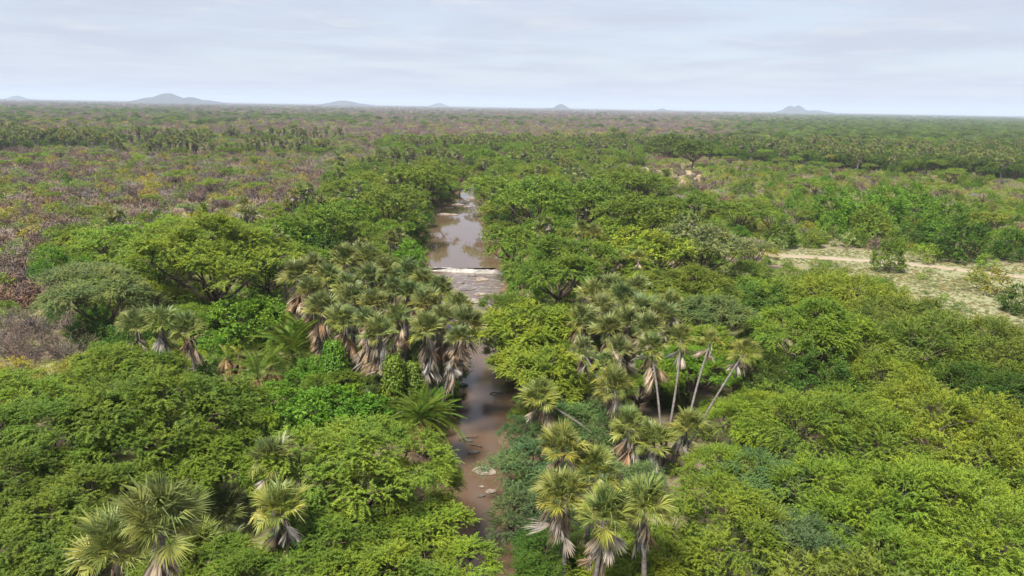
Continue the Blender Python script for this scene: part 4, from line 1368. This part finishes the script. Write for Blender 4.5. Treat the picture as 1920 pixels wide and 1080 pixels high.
# ---- creeper curtains hanging from the grove palms
def creeper_curtain(px, py, w, h, k, cname, label):
    rg = np.random.default_rng(int(px * 3 + py))
    p = EYE + ray(px, py) * k
    z1 = p[2]
    z0 = gz(p[0], p[1])
    W = w / FPX * k * 0.5
    b = Bag()
    n = 1500
    zz = rg.uniform(0, 1, n) ** 0.9
    a = rg.uniform(0, 6.28, n)
    rr = W * (0.45 + 0.55 * np.abs(np.sin(zz * 5 + 1))) * rg.uniform(0.6, 1.05, n) * (1.15 - 0.45 * zz)
    P = np.stack([rr * np.cos(a), rr * 0.7 * np.sin(a), zz * (z1 - z0)], 1)
    O = np.stack([np.cos(a), np.sin(a), 0 * a], 1)
    for j in range(6):
        Q = P + rg.normal(size=P.shape) * 0.12
        D = unit(O * 0.5 + np.array((0, 0, -0.9)) + rg.normal(size=P.shape) * 0.4)
        leaves(b, Q, D, unit(O + UPZ * 0.5 + rg.normal(size=P.shape) * 0.3), 0.17 * rg.uniform(0.7, 1.3, n), 0.13, rg.uniform(0, 1, n))
    root = bpy.data.objects.new('creeper_curtain', None)
    COL.objects.link(root)
    root.location = (p[0], p[1], z0)
    add('foliage', b.build('foliage', [M['leaf']]), (0, 0, 0), 0, 1, root, jitter(C[cname]))
    t = Bag()
    for q in range(4):
        aa = q * 1.57
        t.tube(limb((0.3 * W * math.cos(aa), 0.3 * W * math.sin(aa), -0.2), (0.2 * W * math.cos(aa + 1), 0.2 * W * math.sin(aa + 1), z1 - z0), 0, rg, 7), 0.05, 5)
    add('stem', t.build('stem', [M['bark']]), (0, 0, 0), 0, 1, root)
    tag(root, label, 'creeper', 'creepers hanging in the palm grove')
    THINGS.append(dict(o=root, kind='creeper_curtain', x=p[0], y=p[1], px=px, py=py, w=w, c=cname, label=label, short=None, s=1))


creeper_curtain(625, 640, 56, 100, 62, 'bright', 'vivid green creeper curtain hanging below the outermost grove palms')
creeper_curtain(737, 668, 46, 100, 59, 'leaf', 'green creeper column climbing the front grove palm trunk')
creeper_curtain(775, 680, 36, 80, 60, 'mid', 'thin creeper column behind the front grove palm trunk')


# ---- dead branch over the near bank
def dead_branch():
    rg = np.random.default_rng(3)
    p, k = at(612, 985, 4.5)
    b = Bag()
    b.tube(limb((0, 0, -3.3), (-0.1, 0, 0), 0, rg, 6), np.linspace(0.06, 0.045, 6), 6)
    b.tube(limb((-0.1, 0, 0), (-0.95, 0.1, 0.62), 0, rg, 6), np.linspace(0.042, 0.02, 6), 5)
    b.tube(limb((-0.1, 0, 0), (0.42, 0, 0.55), 0, rg, 5), np.linspace(0.036, 0.018, 5), 5)
    o = add('dead_snag', b.build('dead_snag', [M['palm_bark']]), p)
    tag(o, 'forked bare grey snag beside the lower twin fan palm', 'snag')


dead_branch()


def driftwood(px, py, L, az, label, seed):
    rg = np.random.default_rng(seed)
    p, k = at(px, py, 0.05)
    b = Bag()
    d = np.array((math.cos(az), math.sin(az), 0.05)) * L
    b.tube(limb(-d * 0.5, d * 0.5, 0.05, rg, 6), np.linspace(0.07, 0.03, 6), 6)
    for q in range(3):
        e = d * rg.uniform(-0.2, 0.4)
        b.tube(limb(e, e + rg.normal(size=3) * 0.3 * L * np.array((1, 1, 0.3)) + np.array((0, 0, 0.15)), 0, rg, 4), np.linspace(0.03, 0.012, 4), 4)
    o = add('driftwood', b.build('driftwood', [M['bark']]), p)
    tag(o, label, 'branch', 'driftwood in the river')


driftwood(878, 822, 1.5, 0.3, 'dark dead branch lying in the water beside the feather palm', 1)
driftwood(893, 836, 1.1, -0.5, 'short dead branch floating near the mossy dark rock', 2)
driftwood(868, 742, 1.3, 1.2, 'dead branch caught on the muddy bank below the grove', 3)
driftwood(935, 737, 1.6, 0.1, 'thin dead branch reaching over the water from the acacia bank', 4)

# ------------------------------------------------------------------ scattered plants
KEEP = [[(845, 368), (888, 372), (893, 470), (950, 492), (938, 518), (908, 580), (865, 580), (803, 508), (788, 470), (812, 408)],
        [(868, 698), (944, 694), (962, 760), (935, 800), (893, 845), (935, 960), (920, 1075), (885, 1075), (857, 930), (826, 885), (838, 830), (860, 750)],
        CLEARING]


def blocked(x, y, kind, s):
    p = PROTO[(kind, 1)][0]
    z = gz(x, y)
    px, py, k = to_px((x, y, z + p['cz'] * s))
    hw = p['R'] * s * FPX / k * 0.85
    top = to_px((x, y, z + p['H'] * s))[1]
    bot = to_px((x, y, z))[1]
    for poly in KEEP:
        for qx, qy in ((px, py), (px - hw, py), (px + hw, py), (px, top), (px, bot), (px - hw * 0.7, (top + py) / 2), (px + hw * 0.7, (top + py) / 2)):
            if inside(poly, qx, qy):
                return True
    for hx, hy, w, hk in PALM_OBJ:
        if k < hk + 1.0 and abs(hx - px) < hw + w * 0.3 and top - 4 < hy + w * 0.45 and bot > hy:
            return True
    return False


SAV = [(1100, -400), (790, -60), (740, 60), (690, 190), (640, 190), (560, 120), (500, 90), (455, 150), (435, 280), (412, 490), (380, 560), (340, 640), (300, 700), (285, 720)]


def sav_edge(py):
    for (y0, x0), (y1, x1) in zip(SAV, SAV[1:]):
        if y1 <= py <= y0:
            return x0 + (x1 - x0) * (y0 - py) / (y0 - y1)
    return 720 if py < 285 else -400


def pick(*opts):
    r = rnd.random() * sum(o[0] for o in opts)
    for o in opts:
        r -= o[0]
        if r <= 0:
            return o[1:]
    return opts[-1][1:]


def flora(px, py, x, y, k):
    """(kind, colours, smin, smax) for a spot, or None"""
    if inside(CLEARING, px, py):
        return pick((0.06, S_, ('leaf', 'mid', 'sage'), 0.25, 0.5), (0.94, None, (), 0, 0))
    for poly in BARE_SOIL:
        if inside(poly, px, py):
            return pick((0.35, S_, ('yolive', 'leaf', 'mid'), 0.35, 0.8), (0.15, B_, ('purple',), 0.5, 0.9), (0.5, None, (), 0, 0))
    n = wob(x, y, 23.0, 0.7) + 0.6 * wob(x, y, 9.0, 2.0)
    # palm belts, thinning and thickening along their length
    py += 7 * wob(x, y, 41.0, 1.9)
    px += 30 * wob(x, y, 33.0, 0.9)
    thick = wob(x, y, 38.0, 2.6) + 0.5 * wob(x, y, 15.0, 0.2) > -0.05
    if 234 < py < 288 and px < 235 and thick:
        return pick((0.3, 'doum_palm', ('palmy', 'palm'), 0.75, 1.1), (0.2, S_, ('yolive', 'leaf'), 1, 1.5), (0.2, B_, ('purple',), 1, 1.5), (0.3, E_, ('dark', 'deep'), 0.8, 1.2), (0.1, A, ('dark',), 0.6, 0.8))
    if 246 < py < 302 and 270 < px < 735 and thick:
        return pick((0.16, 'doum_palm', ('palm', 'palmy'), 0.6, 1.1), (0.4, B_, ('grey', 'purple'), 1.0, 1.6), (0.3, S_, ('leaf', 'yolive', 'yg'), 0.9, 1.6), (0.1, A, ('mid',), 0.5, 0.7))
    if 272 < py < 316 and 700 < px < 890 and thick:
        return pick((0.3, 'doum_palm', ('palm', 'palmy'), 0.75, 1.0), (0.4, A, ('mid', 'leaf'), 0.5, 0.8), (0.2, S_, ('leaf',), 1, 1.5))
    if 240 < py < 300 and 900 < px < 1215 and thick:
        return pick((0.14, 'doum_palm', ('palm', 'palmy'), 0.75, 1.0), (0.35, A, ('mid', 'leaf', 'dark'), 0.6, 0.9), (0.25, S_, ('leaf', 'yg'), 1, 1.6), (0.15, B_, ('purple',), 1, 1.5))
    # dark tree belt
    if 244 < py < 332 and px > 1215 and py < 292 + (px - 1215) * 0.06:
        return pick((0.52, A, ('dark', 'mid', 'dark'), 0.65, 1.05), (0.12, 'doum_palm', ('palm', 'palmy'), 0.8, 1.1), (0.2, E_, ('dark', 'deep', 'mid'), 0.9, 1.4), (0.06, U, ('yolive', 'leaf'), 0.8, 1.1), (0.1, B_, ('purple',), 1, 1.5))
    if px < sav_edge(py):
        w = 0.85 + 0.25 * n
        return pick((max(0.15, w), B_, ('purple', 'purple', 'brown', 'purple', 'grey'), 0.8, 1.5), (0.26, S_, ('yolive', 'olive', 'yolive', 'gold', 'sage'), 0.8, 1.5), (0.20 - 0.05 * n, S_, ('leaf', 'mid', 'sage'), 0.8, 1.5),
                    (0.05, U, ('leaf', 'mid', 'sage'), 0.45, 0.8), (0.03, E_, ('mid', 'deep', 'sage'), 0.5, 0.8))
    if py < 300:
        return pick((0.8 if px < 1300 else 0.15, B_, ('purple', 'purple', 'brown'), 1, 1.6), (0.2, S_, ('yolive', 'yg'), 1, 1.6), (0.3, A, ('mid', 'leaf'), 0.5, 0.8))
    if px > 1180 + (345 - py) * 0.2 and 296 < py < 352 and px < 1340:
        return pick((0.3, B_, ('purple', 'brown'), 0.9, 1.4), (0.4, S_, ('yg', 'leaf', 'pale'), 0.8, 1.4), (0.3, None, (), 0, 0))
    if px > 1240 + (py - 340) * 0.5 and py < 484:
        return pick((0.40, S_, ('yg', 'leaf', 'pale', 'yolive', 'pale'), 0.5, 1.2), (0.06, E_, ('bright', 'leaf', 'mid'), 0.5, 0.9), (0.12, B_, ('purple', 'grey', 'brown'), 0.7, 1.2), (0.04, U, ('leaf', 'olive'), 0.5, 0.9), (0.25, None, (), 0, 0))
    if px > 1300 + (py - 480) * -0.2:
        return pick((0.6, T_, ('leaf', 'yg', 'olive', 'mid'), 0.5, 0.9), (0.3, S_, ('leaf', 'olive', 'mid'), 0.8, 1.4), (0.1, E_, ('deep', 'mid'), 0.5, 0.8))
    return pick((0.5, A, ('mid', 'leaf', 'yg', 'olive', 'mid'), 0.5, 0.85), (0.2, E_, ('deep', 'mid', 'bright'), 0.6, 1.1), (0.2, S_, ('leaf', 'mid', 'olive'), 0.8, 1.5), (0.06, 'doum_palm', ('palm', 'palmy'), 0.7, 0.95), (0.02, B_, ('purple',), 0.8, 1.2))


CAND = []
rs = np.random.default_rng(77)
for pas in range(3):
    n = (4200, 18500, 23000)[pas]
    yy = np.sqrt(rs.uniform(30 ** 2, 520 ** 2, n))
    xx = rs.uniform(-1, 1, n) * (0.74 * yy + 28)
    zz = ground_z(xx, yy)
    dd, hh = river_d(xx, yy)
    PX, PY, KK = to_px(np.stack([xx, yy, zz + 2.0], 1))
    for i in range(n):
        f = flora(PX[i], PY[i], xx[i], yy[i], KK[i])
        if f is None or f[0] is None:
            continue
        kind, cols, s0, s1 = f
        if pas == 0 and kind in (S_, B_):
            continue
        s = rnd.uniform(s0, s1)
        r = PROTO[(kind, 1)][0]['R'] * s
        if kind == 'doum_palm' and KK[i] < 80:
            continue
        if dd[i] < hh[i] + 0.5 + r * 0.25:
            continue
        if not free(xx[i], yy[i], r, (0.62, 0.6, 0.56)[pas]):
            continue
        if KK[i] < 330 and blocked(xx[i], yy[i], kind, s):
            continue
        occupy(xx[i], yy[i], r)
        CAND.append((2 * r * FPX / KK[i], kind, float(xx[i]), float(yy[i]), s, rnd.choice(cols)))
CAND.sort(key=lambda c: -c[0])
CAP = {A: 190, T_: 110, U: 110, E_: 170, S_: 280, B_: 280, 'doum_palm': 150, K: 0}
used, REST = {}, []
for wpx, kind, x, y, s, cn in CAND:
    px, py, k = to_px((x, y, 3.0))
    if -60 < px < 1980 and py < 1110 and used.get(kind, 0) < CAP[kind] and wpx > 8:
        used[kind] = used.get(kind, 0) + 1
        place(kind, x, y, s, cn)
    else:
        REST.append((kind, x, y, s, cn))


# ------------------------------------------------------------------ stuff: far scrub, undergrowth and grass, drawn with geometry nodes
def instancer(name, protos, pts, label, cat=None):
    """pts: rows (x, y, z, scale, scale_z, rz, proto index, r, g, b)"""
    c = bpy.data.collections.new(name + '_sources')
    for i, me in enumerate(protos):
        c.objects.link(bpy.data.objects.new('%s_source_%03d' % (name, i), me))
    P = np.asarray(pts, np.float32)
    me = bpy.data.meshes.new(name)
    me.vertices.add(len(P))
    me.vertices.foreach_set('co', P[:, :3].ravel())
    for nm, tp, data in (('sc', 'FLOAT_VECTOR', np.stack([P[:, 3], P[:, 3], P[:, 4]], 1)), ('rot', 'FLOAT_VECTOR', np.stack([P[:, 5] * 0, P[:, 5] * 0, P[:, 5]], 1))):
        a = me.attributes.new(nm, tp, 'POINT')
        a.data.foreach_set('vector', data.astype(np.float32).ravel())
    a = me.attributes.new('pid', 'INT', 'POINT')
    a.data.foreach_set('value', P[:, 6].astype(np.int32))
    a = me.attributes.new('color', 'FLOAT_COLOR', 'POINT')
    a.data.foreach_set('color', np.concatenate([P[:, 7:10], np.ones((len(P), 1))], 1).astype(np.float32).ravel())
    o = bpy.data.objects.new(name, me)
    COL.objects.link(o)
    g = bpy.data.node_groups.new(name, 'GeometryNodeTree')
    g.interface.new_socket('Geometry', in_out='INPUT', socket_type='NodeSocketGeometry')
    g.interface.new_socket('Geometry', in_out='OUTPUT', socket_type='NodeSocketGeometry')
    gi, go = g.nodes.new('NodeGroupInput'), g.nodes.new('NodeGroupOutput')
    ci = g.nodes.new('GeometryNodeCollectionInfo')
    ci.inputs['Collection'].default_value = c
    ci.inputs['Separate Children'].default_value = True
    ci.inputs['Reset Children'].default_value = True
    io = g.nodes.new('GeometryNodeInstanceOnPoints')
    io.inputs['Pick Instance'].default_value = True

    def at_(nm, tp):
        n = g.nodes.new('GeometryNodeInputNamedAttribute')
        n.data_type = tp
        n.inputs['Name'].default_value = nm
        return n.outputs['Attribute']
    L = g.links.new
    L(gi.outputs[0], io.inputs['Points'])
    L(ci.outputs[0], io.inputs['Instance'])
    L(at_('pid', 'INT'), io.inputs['Instance Index'])
    L(at_('rot', 'FLOAT_VECTOR'), io.inputs['Rotation'])
    L(at_('sc', 'FLOAT_VECTOR'), io.inputs['Scale'])
    L(io.outputs[0], go.inputs[0])
    md = o.modifiers.new('scatter', 'NODES')
    md.node_group = g
    o['kind'] = 'stuff'
    o['label'] = label
    if cat:
        o['category'] = cat
    return o


LIB, LIBI = [], {}
for kind in (A, T_, U, E_, S_, B_, 'doum_palm'):
    for i, p in enumerate(PROTO[(kind, 1)]):
        LIBI.setdefault(kind, []).append(len(LIB))
        LIB.append(p['parts'][0][1])
rows = []
for kind, x, y, s, cn in REST:
    rows.append((x, y, gz(x, y) - 0.05, s, s, rnd.uniform(0, 6.28), rnd.choice(LIBI[kind]), *jitter(C[cn])))
instancer('savanna_scrub', LIB, rows, 'mass of smaller savanna shrubs between the countable plants', 'scrub')

rs = np.random.default_rng(99)
n = 30000
yy = np.sqrt(rs.uniform(500 ** 2, 1500 ** 2, n)); xx = rs.uniform(-0.75, 0.75, n) * yy
n2 = 34000
y2 = np.exp(rs.uniform(math.log(1450), math.log(9000), n2)); x2 = rs.uniform(-0.75, 0.75, n2) * y2
rows = []
for x, y in zip(np.concatenate([xx, x2]), np.concatenate([yy, y2])):
    px, py, k = to_px((x, y, 3.0))
    nz = wob(x, y, 130, 0.3) + 0.6 * wob(x, y, 47, 1.7)
    right = sstep(1250, 1650, px)
    u = rnd.random()
    tree = 0.035 + 0.42 * right + 0.06 * nz + (0.05 if px < 700 and y > 700 else 0)
    yel = 0.16 if y < 900 and px < 1300 else 0.06
    if u < tree:
        kind, cn = rnd.choice(((A, 'mid'), (A, 'dark'), (U, 'leaf'), (E_, 'mid'), (A, 'leaf'), (U, 'yg'), (E_, 'dark'), (A, 'sage'), (U, 'sage')))
        s = rnd.uniform(0.55, 0.95) if kind != E_ else rnd.uniform(0.9, 1.6)
    elif u < tree + yel:
        kind, cn, s = S_, rnd.choice(('yolive', 'gold', 'yg', 'leaf')), rnd.uniform(1.2, 2.2)
    elif u < tree + yel + 0.25 * right:
        kind, cn, s = S_, rnd.choice(('leaf', 'yg', 'mid')), rnd.uniform(1.2, 2.2)
    else:
        kind, cn, s = B_, rnd.choice(('purple', 'purple', 'brown', 'purple', 'grey')), rnd.uniform(1.2, 2.0)
    if y > 1450:
        s *= 1.35
    rows.append((x, y, 1.6, s, s * (0.8 if y > 1450 else 1), rnd.uniform(0, 6.28), rnd.choice(LIBI[kind]), *jitter(C[cn], 0.18)))
instancer('distant_woodland', LIB, rows, 'far-off mass of bush and trees reaching to the horizon', 'woodland')

# undergrowth below the woodland
SM = [p['parts'][0][1] for p in PROTO[(S_, 1)]]
rows = []
n = 11000
yy = np.sqrt(rs.uniform(32 ** 2, 230 ** 2, n)); xx = rs.uniform(-1, 1, n) * (0.74 * yy + 28)
zz = ground_z(xx, yy); dd, hh = river_d(xx, yy)
PX, PY, KK = to_px(np.stack([xx, yy, zz], 1))
for i in range(n):
    if dd[i] < hh[i] + 0.3:
        continue
    cl = inside(CLEARING, PX[i], PY[i])
    if cl and rnd.random() > 0.22:
        continue
    if any(inside(p, PX[i], PY[i]) for p in BARE_SOIL) and rnd.random() > 0.15:
        continue
    if PX[i] < sav_edge(PY[i]) and rnd.random() < 0.5:
        continue
    s = rnd.uniform(0.22, 0.6) if not cl else rnd.uniform(0.06, 0.16)
    sav = PX[i] < sav_edge(PY[i])
    cn = rnd.choice(('yolive', 'olive', 'brown', 'purple', 'brown')) if sav else rnd.choice(('mid', 'leaf', 'deep', 'olive', 'bright'))
    rows.append((xx[i], yy[i], zz[i] - 0.04, s, s, rnd.uniform(0, 6.28), rnd.randrange(3), *jitter(C[cn])))
instancer('undergrowth', SM, rows, 'low leafy undergrowth covering the ground below the trees', 'undergrowth')


def tuft(seed):
    rg = np.random.default_rng(seed)
    b = Bag()
    n = 40
    a = rg.uniform(0, 6.28, n)
    P = np.stack([0.16 * np.cos(a), 0.16 * np.sin(a), 0 * a], 1) * rg.uniform(0, 1, (n, 1))
    D = unit(np.stack([np.cos(a) * 0.7, np.sin(a) * 0.7, np.ones(n)], 1) + rg.normal(size=(n, 3)) * 0.25)
    leaves(b, P, D, unit(rg.normal(size=(n, 3))), rg.uniform(0.15, 0.34, n), 0.03, rg.uniform(0, 1, n))
    return b.build('grass_tuft', [M['leaf']])


rows = []
n = 26000
px_ = rs.uniform(1380, 2060, n); py_ = rs.uniform(455, 660, n)
pts = [(a, b) for a, b in zip(px_, py_) if inside(CLEARING, a, b)]
TR = np.array(TRACK)
for a, b in pts:
    p = at(a, b, 1.7)[0]
    if wob(p[0], p[1], 7.0, 0.5) + 0.7 * wob(p[0], p[1], 3.0, 1.5) + rnd.uniform(-1.2, 1.2) < -0.5:
        continue
    d = min(abs(p[1] - np.interp(p[0], TR[:, 0], TR[:, 1])), 99)
    if d < 2.0:
        continue
    rows.append((p[0], p[1], gz(p[0], p[1]) - 0.02, *(2 * (rnd.uniform(0.5, 1.1),)), rnd.uniform(0, 6.28), rnd.randrange(2), *jitter(rnd.choice(((0.24, 0.235, 0.12), (0.30, 0.27, 0.16), (0.17, 0.20, 0.07))), 0.2)))
instancer('grass', [tuft(1), tuft(2)], rows, 'short dry grass tufts covering the clearing', 'grass')


# ------------------------------------------------------------------ haze
def haze():
    x, y0, y1, z0, z1 = 31500, -60, 35000, -3.0, 150.0
    V = [(sx * x, yy_, zz_) for zz_ in (z0, z1) for yy_ in (y0, y1) for sx in (-1, 1)]
    F = [(0, 2, 3, 1), (4, 5, 7, 6), (0, 1, 5, 4), (2, 6, 7, 3), (0, 4, 6, 2), (1, 3, 7, 5)]
    mt, t, L = material('haze')
    out = N(t, 'ShaderNodeOutputMaterial')
    v = N(t, 'ShaderNodeVolumePrincipled', ins={'Color': (0.70, 0.81, 1.0, 1), 'Density': 0.00010, 'Anisotropy': 0.0})
    L(v.outputs[0], out.inputs['Volume'])
    o = bpy.data.objects.new('haze', mesh_np('haze', np.array(V, float), np.array(F), [mt]))
    COL.objects.link(o)
    o['kind'] = 'stuff'
    o['label'] = 'thin bluish haze fading the far plain and hills'


haze()

# ------------------------------------------------------------------ labels
LM = [(t['px'], t['py'], t['short']) for t in THINGS if t.get('short')]
LM += [(872, 503, 'the weir'), (885, 566, 'the rock shelf'), (857, 386, 'the far rock bar'), (1560, 484, 'the near end of the dirt track'), (450, 415, 'the bare tan soil patch'),
       (355, 380, 'the upper tan soil patch'), (120, 260, 'the dense palm belt'), (480, 272, 'the long palm belt'), (800, 292, 'the palms where the river vanishes'), (1560, 300, 'the dark tree belt'),
       (352, 200, 'the largest hill on the horizon'), (1465, 215, 'the craggy hill'), (1800, 285, 'the end of the dark tree belt')]
ORD = ['nearest', 'second', 'third', 'fourth', 'fifth', 'sixth', 'seventh', 'eighth', 'ninth', 'tenth', 'eleventh', 'twelfth', 'thirteenth', 'fourteenth', 'fifteenth', 'sixteenth', 'seventeenth',
       'eighteenth', 'nineteenth', 'twentieth'] + ['%dth' % i for i in range(21, 90)]
buckets = {}
for t in THINGS:
    if t['kind'] == 'creeper_curtain':
        continue
    if t['label']:
        tag(t['o'], t['label'], CAT[t['kind']], GROUP[t['kind']])
        continue
    dx, dy, nm = min(((t['px'] - a, (t['py'] - b) * 1.8, s) for a, b, s in LM), key=lambda q: q[0] ** 2 + q[1] ** 2)
    rel = ('left of' if dx < 0 else 'right of') if abs(dx) > abs(dy) else ('beyond' if dy < 0 else 'in front of')
    sz = 'small ' if t['w'] < 26 else ('large ' if t['w'] > 120 else '')
    buckets.setdefault((nm, rel, sz, t['c'], t['kind']), []).append((dx * dx + dy * dy, t))
for (nm, rel, sz, c, kind), lst in buckets.items():
    lst.sort(key=lambda q: q[0])
    for i, (_, t) in enumerate(lst):
        o = (ORD[i] + ' ') if len(lst) > 1 else ''
        tag(t['o'], '%s%s%s %s %s %s' % (o, sz, CWORD[c], NOUN[kind], rel, nm), CAT[kind], GROUP[kind])
